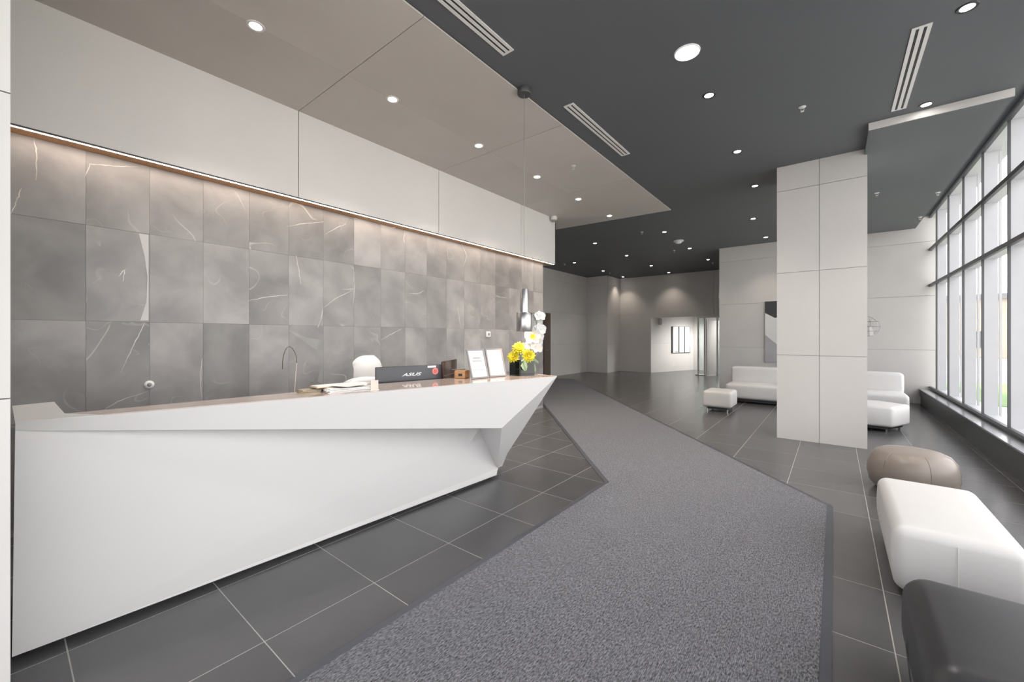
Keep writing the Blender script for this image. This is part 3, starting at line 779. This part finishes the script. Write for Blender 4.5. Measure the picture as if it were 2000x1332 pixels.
# ---- vase with flowers
va_c = (-2.530,3.352); va_r = math.atan2(.19,.067)
va = empty('glass_vase', (va_c[0],va_c[1],zt), 'square black glass vase on the pointed end of the counter', 'vase', rz=va_r)
vg = G(); h2 = .092; ti = .006
vg.box(-h2,h2,-h2,h2,0,.012); vg.box(-h2,h2,-h2,-h2+ti,.012,.150); vg.box(-h2,h2,h2-ti,h2,.012,.150); vg.box(-h2,-h2+ti,-h2+ti,h2-ti,.012,.150); vg.box(h2-ti,h2,-h2+ti,h2-ti,.012,.150)
vg.build('glass_body', M['vase'], va, local=True)
G().box(-h2+ti,h2-ti,-h2+ti,h2-ti,.012,.135).build('filling', M['leaf'], va, local=True)
def petal(g, base, d, L, w, up, curl=.0, n=4):
    d = Vector(d).normalized(); up = Vector(up)
    sx = d.cross(up).normalized(); nn = sx.cross(d).normalized(); vs = []; fs = []
    for i in range(n+1):
        t = i/n; ww = w*math.sin(math.pi*(.12+.80*t))**.8*(1 if t < 1 else .55)
        c = Vector(base)+d*L*t+nn*(curl*t*t)
        vs += [c-sx*ww/2, c+nn*.0-nn*.12*ww, c+sx*ww/2]
    for i in range(n):
        for k in range(2): a = i*3+k; fs.append((a,a+1,a+4,a+3))
    g.add(vs,fs)
def mum(c, r, face, label, group):
    o = empty('yellow_flower', c, label, 'flower', group)
    f = Vector(face).normalized(); q = f.to_track_quat('Z','Y').to_matrix()
    g = G()
    for ring,(n,L,el) in enumerate(((14,1.0,.25),(13,.85,.55),(11,.66,.9),(8,.45,1.25))):
        for k in range(n):
            a = 2*math.pi*(k+ring*.37)/n+random.uniform(-.08,.08)
            d = q @ Vector((math.cos(a)*math.cos(el),math.sin(a)*math.cos(el),math.sin(el)))
            petal(g,(0,0,0),d,r*L*random.uniform(.9,1.05),r*.40,f+Vector((.01,.02,.03)),-r*.12,3)
    g.build('petals', M['petaly'], o, local=True, smooth=True, fix=False)
    cc = G().lathe([(.001,-.1*r),(.2*r,0),(.22*r,.18*r),(.1*r,.30*r),(.001,.33*r)],12).build('centre', M['yolk'], o, local=True, smooth=True)
    cc.rotation_euler = f.to_track_quat('Z','Y').to_euler()
    base = Vector((va_c[0]-c[0],va_c[1]-c[1],zt+.10-c[2]))*.75
    G().tube([(0,0,0),tuple(base*.5+Vector((0,0,-.01))),tuple(base)],.004,6).build('flower_stem', M['leaf'], o, local=True, smooth=True)
    return o
cv = Vector((.60,-.80,.0))           # toward the viewer side of the counter
rv = Vector((.80,.60,.0))            # to the side of that
def vp(side, near, z): p = Vector((va_c[0],va_c[1],0))+rv*side+cv*near; return (p.x,p.y,zt+z)
mum(vp(-.03,.03,.275),.078,(.5,-.6,.5),'upper yellow chrysanthemum bloom in the black vase','yellow blooms')
mum(vp(-.085,.05,.19),.072,(.3,-.8,.35),'lower yellow bloom beside the sign frames','yellow blooms')
mum(vp(.065,.07,.20),.076,(.8,-.5,.25),'lower yellow bloom under the orchid','yellow blooms')
def bigleaf(name, pts, w, m, label):
    o = empty(name, pts[0], label, 'leaf'); P = [Vector(p)-Vector(pts[0]) for p in pts]; g = G(); n = len(P); vs = []; fs = []
    for i,p in enumerate(P):
        t = (P[min(i+1,n-1)]-P[max(i-1,0)]).normalized(); s = t.cross(cv).normalized(); nn = s.cross(t)
        ww = w*math.sin(math.pi*(.08+.86*i/(n-1)))**.75
        vs += [p-s*ww/2, p-nn*.10*ww, p+s*ww/2]
    for i in range(n-1):
        for k in range(2): a = i*3+k; fs.append((a,a+1,a+4,a+3))
    g.add(vs,fs).build('blade', m, o, local=True, smooth=True, fix=False)
    G().tube([tuple(p) for p in P],.0022,5).build('midrib', M['leaf'], o, local=True, smooth=True)
    return o
bigleaf('broad_leaf', [vp(.01,.085,.165),vp(.015,.105,.15),vp(.02,.118,.115),vp(.03,.122,.085),vp(.038,.122,.055)], .066, M['paleleaf'], 'broad pale green leaf folded over the vase rim')
bigleaf('strap_leaf', [vp(.08,.03,.15),vp(.11,.03,.165),vp(.14,.02,.155),vp(.165,.01,.135),vp(.17,.01,.12)], .02, M['paleleaf'], 'narrow pale leaf arching out from the vase')
bigleaf('strap_leaf', [vp(.08,.02,.14),vp(.105,.02,.135),vp(.125,.02,.10),vp(.138,.02,.06),vp(.14,.02,.03)], .022, M['paleleaf'], 'narrow pale leaf drooping beside the vase')
orc = empty('orchid_spray', vp(.05,.02,.10), 'tall spray of white orchid blooms in the black vase', 'orchid')
ol = ROOTLOC[orc.name]
st_pts = [vp(.05,-.04,.10),vp(.07,-.05,.25),vp(.11,-.06,.40),vp(.15,-.06,.52),vp(.165,-.06,.60),vp(.12,-.06,.65)]
G().tube(st_pts,.0035,6).build('stem', M['leaf'], orc, smooth=True)
def bloom(c, r, face, yellow=False):
    f = Vector(face).normalized(); q = f.to_track_quat('Z','Y').to_matrix(); g = G()
    for a,L,w in ((90,1,.85),(215,1,.85),(325,1,.85),(15,1.05,1.25),(165,1.05,1.25)):
        a = math.radians(a+random.uniform(-12,12)); d = q @ Vector((math.cos(a),math.sin(a),.18)); petal(g,c,d,r*L,r*w,f,-.12*r,5)
    b_ = g.build('bloom', M['petalw'], orc, smooth=True, fix=False)
    g2 = G()
    for k in range(6 if yellow else 3):
        a = k*2*math.pi/(6 if yellow else 3); d = q @ Vector((math.cos(a),math.sin(a),.8)); petal(g2,Vector(c)+f*.006,d,r*(.55 if yellow else .28),r*(.22 if yellow else .16),f+Vector((.01,.02,.03)),.02*r,3)
    g2.build('lip', M['petaly'] if yellow else M['petalw'], b_, smooth=True, fix=False)
for (s,n_,z,r,fc,yl) in ((.08,-.09,.595,.062,(.45,-.85,.2),0),(.190,-.05,.610,.060,(.75,-.6,.3),0),(.135,-.07,.545,.075,(.6,-.8,.0),0),(.185,-.04,.470,.070,(.75,-.6,.0),0),
                     (.085,-.03,.455,.066,(.4,-.9,.1),0),(.110,.0,.395,.085,(.6,-.8,.1),1),(.150,-.02,.330,.068,(.7,-.7,-.1),0),(.085,-.02,.310,.058,(.4,-.85,-.1),0),(.165,-.01,.270,.050,(.7,-.7,-.2),0),(.170,-.04,.395,.062,(.8,-.6,.0),0)):
    bloom(vp(s,n_,z), r, fc, yl)

# ---- pendant lamp
pl = empty('pendant_lamp', (-2.46,3.30,ZC), 'steel cylinder pendant lamp hanging over the counter end', 'pendant lamp')
G().lathe([(.001,3.945),(.066,3.945),(.070,3.952),(.070,ZC-.0005),(.001,ZC-.0005)],32,(-2.46,3.30),cap=False).build('ceiling_cup', M['darkalu'], pl, smooth=True)
G().tube([(-2.46,3.30,1.97),(-2.46,3.30,3.95)],.0022,6).build('cable', M['greyplastic'], pl)
G().lathe([(.001,1.978),(.041,1.978),(.043,1.974),(.043,1.735),(.001,1.735)],36,(-2.46,3.30),cap=False).build('neck_tube', M['steel'], pl, smooth=True)
sh = G().lathe([(.043,1.740),(.077,1.740),(.080,1.736),(.080,1.552),(.078,1.549),(.072,1.552),(.072,1.60),(.01,1.61),(.001,1.61)],40,(-2.46,3.30),cap=False).build('lamp_shade', M['steel'], pl, smooth=True)
G().lathe([(.001,1.566),(.060,1.566),(.066,1.572),(.066,1.58),(.001,1.58)],28,(-2.46,3.30),cap=False).build('bulb_lens', M['warmlens'], sh, smooth=True)
lamp('lamp_light', pl, (0,0,1.56-ZC), 4, (1.0,.62,.36), angle=130, blend=.5, size=.05)

# ---- small wall devices on the marble
dv = empty('wall_sensor', (XM,.83,1.07), 'round white sensor with a grey eye on the marble wall', 'sensor')
q = G().lathe([(.001,0),(.034,0),(.036,.006),(.030,.014),(.018,.018),(.001,.018)],28,cap=False).build('bezel', M['plastic'], dv, local=True, smooth=True); q.rotation_euler = (0,math.pi/2,0)
q = G().lathe([(.001,.018),(.017,.018),(.013,.026),(.001,.029)],20,cap=False).build('eye', M['greyplastic'], dv, local=True, smooth=True); q.rotation_euler = (0,math.pi/2,0)
dv = empty('wall_switch', (XM,5.365,1.536), 'small square white thermostat on the marble behind the sign frames', 'switch')
soft_box(0,.018,-.055,.055,-.05,.05,.006,2).build('plate', M['plastic'], dv, local=True, smooth=True)
G().box(.018,.0195,-.02,.03,-.02,.025).build('display', M['greyplastic'], dv, local=True)

# ================================================================== CEILING THINGS
DL = [(-1.020,4.572,'nearest small downlight beyond the large round lamp'),(-1.030,6.201,'dark-trimmed downlight, second beyond the large round lamp'),(-1.036,7.794,'dark-trimmed downlight level with the column, over the lobby middle'),
      (-1.355,9.943,'dark-trimmed downlight in front of the sofa wall, nearer of two'),(-1.357,12.00,'dark-trimmed downlight closest to the sofa wall'),
      (.790,4.569,'dark-trimmed downlight at the picture corner near the windows'),(.774,6.208,'dark-trimmed downlight just before the lowered soffit'),
      (-3.19,9.892,'small downlight beside the white ceiling dome'),(-3.222,12.175,'small downlight behind the white ceiling dome'),(-3.225,14.334,'small downlight near the edge of the sofa wall, far away'),
      (-5.036,9.927,'small downlight in the black ceiling, nearest to the taupe panels'),(-5.032,12.045,'small far downlight, second row past the taupe ceiling panels'),(-5.081,14.331,'small far downlight, third row past the taupe ceiling panels'),(-5.076,16.244,'small far downlight next to the end wall header'),
      (-6.909,12.115,'small far downlight nearest to the white bulkhead end'),(-6.916,14.309,'small far downlight before the wall pier'),(-6.952,16.25,'small far downlight in the corner beside the wall pier')]
def downlight(x, y, z, label, watts, group, dark=True, r=.042, col=(1,.86,.72), angle=95):
    o = empty('downlight', (x,y,z), label, 'downlight', group)
    G().lathe([(r,-.0005),(r,-.004),(r+.006,-.006),(r+.018,-.006),(r+.022,-.0005)],28,cap=False).build('trim_ring', M['blackplastic'] if dark else M['plastic'], o, local=True, smooth=True)
    G().lathe([(.001,-.0006),(r,-.0006),(r,-.003),(.001,-.004)],24,cap=False).build('lens', M['lens'], o, local=True, smooth=True)
    lamp('lamp_light', o, (0,0,-.012), watts, col, angle=angle, blend=.7, size=.04)
for x,y,lb in DL: downlight(x,y,ZC,lb,SPOT_W,'downlights in the charcoal ceiling')
for k,(y,lb) in enumerate(((1.27,'downlight in the taupe ceiling closest to the picture top'),(2.552,'second downlight along the taupe ceiling above the desk'),(3.867,'third downlight along the taupe ceiling'),
                           (5.188,'fourth downlight along the taupe ceiling, beside the pendant cable'),(6.492,'fifth downlight along the taupe ceiling'),(7.78,'last downlight in the far triangular taupe panel'))):
    downlight(-3.62,y,3.978,lb,BEIGE_W*(1 if k < 3 else 1.5),'downlights in the taupe ceiling',False,.044,(1,.94,.87) if k < 3 else (1,.83,.67),angle=108)
bd = empty('round_ceiling_lamp', (-1.016,3.76,ZC), 'large round white glowing ceiling lamp', 'ceiling lamp')
G().lathe([(.098,-.0005),(.098,-.010),(.104,-.010),(.108,-.0005)],40,cap=False).build('rim', M['plastic'], bd, local=True, smooth=True)
G().lathe([(.001,-.0006),(.098,-.0006),(.098,-.007),(.001,-.011)],40,cap=False).build('opal_disc', M['disc'], bd, local=True, smooth=True)
lamp('lamp_light', bd, (0,0,-.03), 60, (1,.95,.9), angle=150, blend=.6, size=.09)
def sprinkler(x,y,z,label,s=1.0):
    o = empty('sprinkler', (x,y,z), label, 'sprinkler', 'ceiling sprinklers')
    G().lathe([(.001,-.0005),(.034*s,-.0005),(.034*s,-.004),(.015*s,-.010),(.001,-.010)],20,cap=False).build('escutcheon', M['plastic'], o, local=True, smooth=True)
    for q in (-1,1): G().tube([(q*.006,0,-.009),(q*.016*s,0,-.030*s),(q*.003,0,-.046*s)],.003,6).build('yoke_arm', M['plastic'], o, local=True, smooth=True)
    G().lathe([(.001,-.046*s),(.017*s,-.046*s),(.017*s,-.049*s),(.001,-.049*s)],14,cap=False).build('deflector', M['plastic'], o, local=True, smooth=True)
for a in ((-.275,5.438,ZC,'white sprinkler in the charcoal ceiling before the column'),(-3.61,9.557,ZC,'far sprinkler in front of the white ceiling dome'),(-3.649,12.188,ZC,'far sprinkler behind the white ceiling dome'),
          (-3.237,15.03,ZC,'far sprinkler close to the sofa wall edge'),(-6.933,14.93,ZC,'far sprinkler before the wall pier'),(-7.30,12.13,ZC,'far sprinkler beside the white bulkhead end'),(-2.973,5.183,3.978,'chrome-white sprinkler in the taupe ceiling'),
          (.56,9.2,3.92,'sprinkler under the soffit at the column edge'),(1.36,9.8,3.92,'sprinkler under the soffit, close to the windows'),(1.36,11.6,3.92,'sprinkler under the soffit, far end near the sofa wall')): sprinkler(*a)
sd = empty('smoke_detector', (-3.194,11.016,ZC), 'white dome detector on the far charcoal ceiling', 'smoke detector')
G().lathe([(.001,-.0005),(.13,-.0005),(.13,-.022),(.12,-.03),(.001,-.03)],28,cap=False).build('base_plate', M['plastic'], sd, local=True, smooth=True)
G().lathe([(.085,-.03),(.08,-.055),(.055,-.075),(.001,-.08)],28,cap=False).build('dome', M['plastic'], sd, local=True, smooth=True)
dc = empty('dome_camera', (-4.545,7.12,3.978), 'white dome security camera at the end of the white band', 'camera')
G().lathe([(.001,-.0005),(.062,-.0005),(.068,-.02),(.068,-.055),(.058,-.075),(.001,-.076)],28,cap=False).build('housing', M['plastic'], dc, local=True, smooth=True)
G().lathe([(.048,-.074),(.046,-.092),(.032,-.108),(.001,-.114)],24,cap=False).build('dome_lens', M['greyplastic'], dc, local=True, smooth=True)
def diffuser(x0,x1,y0,y1,label):
    o = empty('slot_diffuser', ((x0+x1)/2,(y0+y1)/2,ZC), label, 'air vent', 'white slot air diffusers')
    t = ZC-.008; b = .022; w = x1-x0; s = (w-3*.027)/2
    G().box(x0+.002,x1-.002,y0+.002,y1-.002,ZC-.004,ZC-.0005).build('slot_back', M['blackplastic'], o)
    fr = G(); fr.box(x0,x1,y0,y0+b,t,ZC-.0006); fr.box(x0,x1,y1-b,y1,t,ZC-.0006); fr.box(x0,x0+.027,y0+b,y1-b,t,ZC-.0006); fr.box(x1-.027,x1,y0+b,y1-b,t,ZC-.0006)
    fr.build('frame', M['plastic'], o)
    G().box(x0+.027+s,x0+.054+s,y0+b,y1-b,t,ZC-.0006).build('centre_bar', M['plastic'], o)
    for k in range(2):
        xx = x0+.027+s*.5+k*(.027+s); G().box(xx-.002,xx+.002,y0+b,y1-b,t+.002,ZC-.002).build('slot_blade', M['darkalu'], o)
diffuser(-2.308,-2.188,1.235,2.785,'white slot air diffuser at the picture top, by the taupe ceiling edge')
diffuser(-2.308,-2.188,3.810,5.352,'white slot air diffuser beyond the pendant cup')
diffuser(.492,.613,4.610,6.155,'white slot air diffuser near the windows')

# ================================================================== SEATING
def seam(path, parent, m, r=.0022): G().tube(path, r, 5).build('seam', m, parent, smooth=True)
# large white bench
be = empty('bench_ottoman', (.51,3.70,0), 'large white leather bench block close to the camera', 'ottoman')
soft_box(.262,.772,3.17,4.235,.035,.425,.055,6,bulge=.012,taper=.07).build('cushion_block', M['leather'], be, smooth=True)
G().box(.33,.70,3.25,4.15,0,.05).build('plinth', M['toe'], be)
seam([(.514,3.160,.07),(.514,3.153,.22),(.514,3.163,.38)], be, M['plastic'], .0015)
# round taupe pouf
pf = empty('round_pouf', (.587,5.50,0), 'round taupe leather pouf behind the white bench', 'pouf')
def pouf_body(c, R, z1, n=48, seg=6, ph=.3):
    prof = [(0.0,.02),(.62,.0),(.80,.03),(.94,.16),(1.0,.42),(.985,.60),(.93,.78),(.82,.91),(.66,.975),(.4,.995),(.2,1.0),(0.0,1.0)]
    g = G(); vs = []; fs = []; m = len(prof)
    for k in range(n):
        a = 2*math.pi*k/n; lobes = 1-.030*(1-abs(math.cos((a-ph)*seg/2)))**1.2
        for r,z in prof: vs.append((c[0]+R*r*lobes*math.cos(a), c[1]+R*r*lobes*math.sin(a), z*z1))
    for k in range(n):
        k2 = (k+1)%n
        for j in range(m-1): fs.append((k*m+j,k2*m+j,k2*m+j+1,k*m+j+1))
    return g.add(vs,fs), [(R*r,z*z1) for r,z in prof]
g,pr = pouf_body((.587,5.50),.335,.40)
me_o = g.build('leather_body', M['taupe'], pf, smooth=True)
for k in range(6):
    a = .3+k*math.pi/3+math.pi/6
    seam([(.587+r*.974*math.cos(a),5.50+r*.974*math.sin(a),z) for r,z in pr[2:9]], pf, M['taupe'], .003)
# dark block pouf
dp = empty('block_pouf', (.56,2.22,0), 'charcoal leather block pouf cut by the picture corner', 'pouf')
soft_box(.245,.865,1.86,2.60,.02,.43,.085,7,bulge=.012,taper=.12).build('cushion_block', M['black'], dp, smooth=True)
G().box(.33,.78,1.95,2.50,0,.04).build('plinth', M['toe'], dp)
seam([(.242,2.30,.10),(.232,2.33,.22),(.255,2.36,.34)], dp, M['black'], .0028)
seam([(.33,1.885,.402),(.55,1.880,.412),(.78,1.885,.402)], dp, M['black'], .0028)
# sofas against the wall
def sofa(x0,x1,label):
    cxs = (x0+x1)/2; o = empty('sofa', (cxs,10.95,0), label, 'sofa', 'white sofas along the wall')
    soft_box(x0,x1,10.36,11.30,.09,.42,.06,5,bulge=.008).build('seat', M['leather'], o, smooth=True)
    soft_box(x0+.01,x1-.01,10.98,11.34,.36,.775,.06,5,bulge=.008).build('backrest', M['leather'], o, smooth=True)
    G().box(x0+.06,x1-.06,10.44,11.26,.03,.10).build('plinth', M['toe'], o)
    for x in (x0+.12,x1-.12):
        for y in (10.47,11.22): G().tube([(x,y,0),(x,y,.04)],.02,10).build('foot', M['steel'], o, smooth=True)
sofa(-1.975,-.50,'white leather sofa to the left of the column, below the artwork')
sofa(-.40,1.075,'white leather sofa between the column and the windows')
o1 = empty('small_ottoman', (-1.83,9.17,0), 'small white cube ottoman in front of the sofa left of the column', 'ottoman')
soft_box(-2.10,-1.575,8.85,9.48,.085,.405,.05,5,bulge=.008).build('cushion_block', M['leather'], o1, smooth=True)
G().box(-2.03,-1.65,8.92,9.41,.04,.10).build('plinth', M['toe'], o1)
for x in (-2.02,-1.66):
    for y in (8.93,9.40): G().tube([(x,y,0),(x,y,.05)],.014,8).build('foot', M['chrome'], o1, smooth=True)
o2 = empty('angled_ottoman', (.3,8.95,0), 'white ottoman with an angled end between column and windows', 'ottoman')
soft_box(0,0,0,0,.085,.405,.045,5,poly=[(-.30,8.56),(.71,8.56),(.955,9.07),(.60,9.36),(-.30,9.36)]).build('cushion_block', M['leather'], o2, smooth=True)
G().prism([(-.2,8.64),(.66,8.64),(.86,9.05),(.55,9.28),(-.2,9.28)],.04,.10).build('plinth', M['toe'], o2)
for x,y in ((-.15,8.68),(.64,8.68),(.82,9.04),(-.15,9.24)): G().tube([(x,y,0),(x,y,.05)],.014,8).build('foot', M['chrome'], o2, smooth=True)

# ================================================================== WALL THINGS
# abstract artwork beside the column
aw = empty('artwork', (-1.0,YW,.817), 'large abstract artwork in charcoal, white and silver partly behind the column', 'artwork')
X0,X1,Z0,Z1 = -1.456,-.45,.817,2.43
G().box(X0,X1,YW-.035,YW-.0005,Z0,Z1).build('canvas', M['greyart'], aw)
def artpoly(pts, m, name, y): G().slab([(x,YW-.035,z) for x,z in pts], .001, (0,-1,0)).build(name, m, aw).location.y = aw.location.y*0+y
artpoly([(X0,Z1),(X1,Z1),(X1,2.25),(-1.23,1.985),(X0,2.125)], M['darkart'], 'dark_shape', -.0012)
artpoly([(X0,2.125),(-1.23,1.985),(X1,2.25),(X1,1.1),(-1.20,1.30),(X0,1.545)], M['petalw'], 'white_shape', -.0012)
# niche artwork
na = empty('niche_artwork', (-5.25,18.45,.78), 'black and white abstract triptych on the far niche wall', 'artwork')
oblique(.78,1.93,1.255,2.48,.03,.031).build('backing', M['darkart'], na)
for u0,u1 in ((1.33,1.66),(1.74,2.06),(2.12,2.46)): oblique(.80,1.92,u0,u1,.006,.037).build('white_canvas', M['petalw'], na)
for u0,u1,z0,z1 in ((1.44,1.67,.79,.87),(1.56,1.60,1.05,1.18),(2.22,2.26,1.4,1.55),(2.40,2.46,.81,1.05),(2.42,2.47,1.68,1.90)): oblique(z0,z1,u0,u1,.003,.040).build('ink_mark', M['greyprint'], na)
ex = empty('niche_speaker', (-5.72,17.3,2.1), 'small white box mounted high on the niche wall', 'wall unit')
oblique(1.99,2.26,.47,.60,.16,.16).build('housing', M['plastic'], ex)
oblique(2.02,2.23,.475,.595,.002,.162).build('grille', M['lightprint'], ex)
wsck = empty('wall_outlet', (-5.43,18.1,.30), 'tiny white outlet low on the niche wall', 'outlet')
oblique(.24,.34,1.36,1.43,.006,.006).build('plate', M['plastic'], wsck); oblique(.27,.31,1.385,1.405,.002,.008).build('socket', M['greyplastic'], wsck)
sb = empty('wall_strobe', (-2.62,13.1,2.65), 'white alarm strobe on the edge of the sofa wall', 'alarm')
G().box(-2.63,-2.5755,13.0,13.13,2.50,2.78).build('housing', M['plastic'], sb); G().box(-2.645,-2.63,13.02,13.11,2.60,2.70).build('lens', M['chrome'], sb)
# wire globe on the sofa wall
wg = empty('wire_globe', (.60,YW-.26,1.73), 'thin wire globe ornament at the column edge on the sofa wall', 'ornament')
R = .225
for k in range(3):
    a = k*math.pi/3+.25
    G().tube([(R*math.cos(t)*math.cos(a),R*math.cos(t)*math.sin(a),R*math.sin(t)) for t in [2*math.pi*i/40 for i in range(40)]],.0038,5,True).build('meridian_wire', M['steel'], wg, local=True, smooth=True)
for z in (-.11,0,.11):
    r = math.sqrt(R*R-z*z); G().tube([(r*math.cos(t),r*math.sin(t),z) for t in [2*math.pi*i/40 for i in range(40)]],.0038,5,True).build('parallel_wire', M['steel'], wg, local=True, smooth=True)
G().tube([(0,0,0),(0,.255,0)],.006,8).build('wall_arm', M['steel'], wg, local=True, smooth=True)
G().slab([(.06,-.16,.0),(.10,-.16,-.20),(.03,-.16,-.22),(.02,-.16,-.0)],.004,(0,-1,0)).build('white_vane', M['plastic'], wg, local=True)

# ================================================================== GLAZED VESTIBULE (far)
vs_ = empty('door_2', (-3.5,16.75,0), 'white framed glass vestibule doors at the far end', 'door', kind='structure')
for x in (-4.11,-3.88,-3.44,-2.70): G().box(x-.03,x+.03,16.70,16.767,0,2.22).build('frame_post', M['plastic'], vs_, origin=(x,16.73,0))
G().box(-4.2,-2.58,16.68,16.767,2.20,2.265).build('frame_head', M['plastic'], vs_)
G().box(-4.2,-3.80,16.66,16.78,0,.04).build('threshold', M['plastic'], vs_)
G().box(-4.08,-3.91,16.73,16.74,.05,2.2).build('pane', M['doorglass'], vs_)
G().box(-3.41,-2.73,16.73,16.74,.05,2.2).build('pane', M['doorglass'], vs_)
lf = G().prism([(-3.84,16.72),(-3.80,16.72),(-3.52,17.42),(-3.56,17.43)],.02,2.12).build('door_leaf', M['plastic'], vs_)
G().box(-3.57,-3.545,17.30,17.36,.98,1.05).build('handle', M['blackplastic'], vs_)
for x,z0,z1 in ((-3.30,.2,1.7),(-2.95,.4,1.9)): G().box(x-.06,x+.10,18.9,18.95,z0,z1).build('notice_board', M['greyprint'], vs_, origin=(x,18.9,z0))
vl2 = empty('added_fill_lamp', (-3.15,18.0,2.45), 'added lamp panel that brightens the glass vestibule', 'ceiling lamp')  # no fixture known here; added to brighten the door and frames
G().box(-.25,.25,-.25,.25,-.02,-.0005).build('frame', M['plastic'], vl2, local=True)
G().box(-.23,.23,-.23,.23,-.024,-.020).build('diffuser', M['disc'], vl2, local=True)
lamp('lamp_light', vl2, (0,0,-.06), 190, (1,.97,.93), angle=165, blend=.5, size=.25)
vl = empty('added_fill_lamp', (-4.35,18.2,2.45), 'added lamp panel that brightens the far niche', 'ceiling lamp')  # added out of view to light the niche walls
G().box(-.25,.25,-.25,.25,-.02,-.0005).build('frame', M['plastic'], vl, local=True)
G().box(-.23,.23,-.23,.23,-.024,-.020).build('diffuser', M['disc'], vl, local=True)
lamp('lamp_light', vl, (0,0,-.06), 34, (1,.97,.93), angle=165, blend=.5, size=.25)
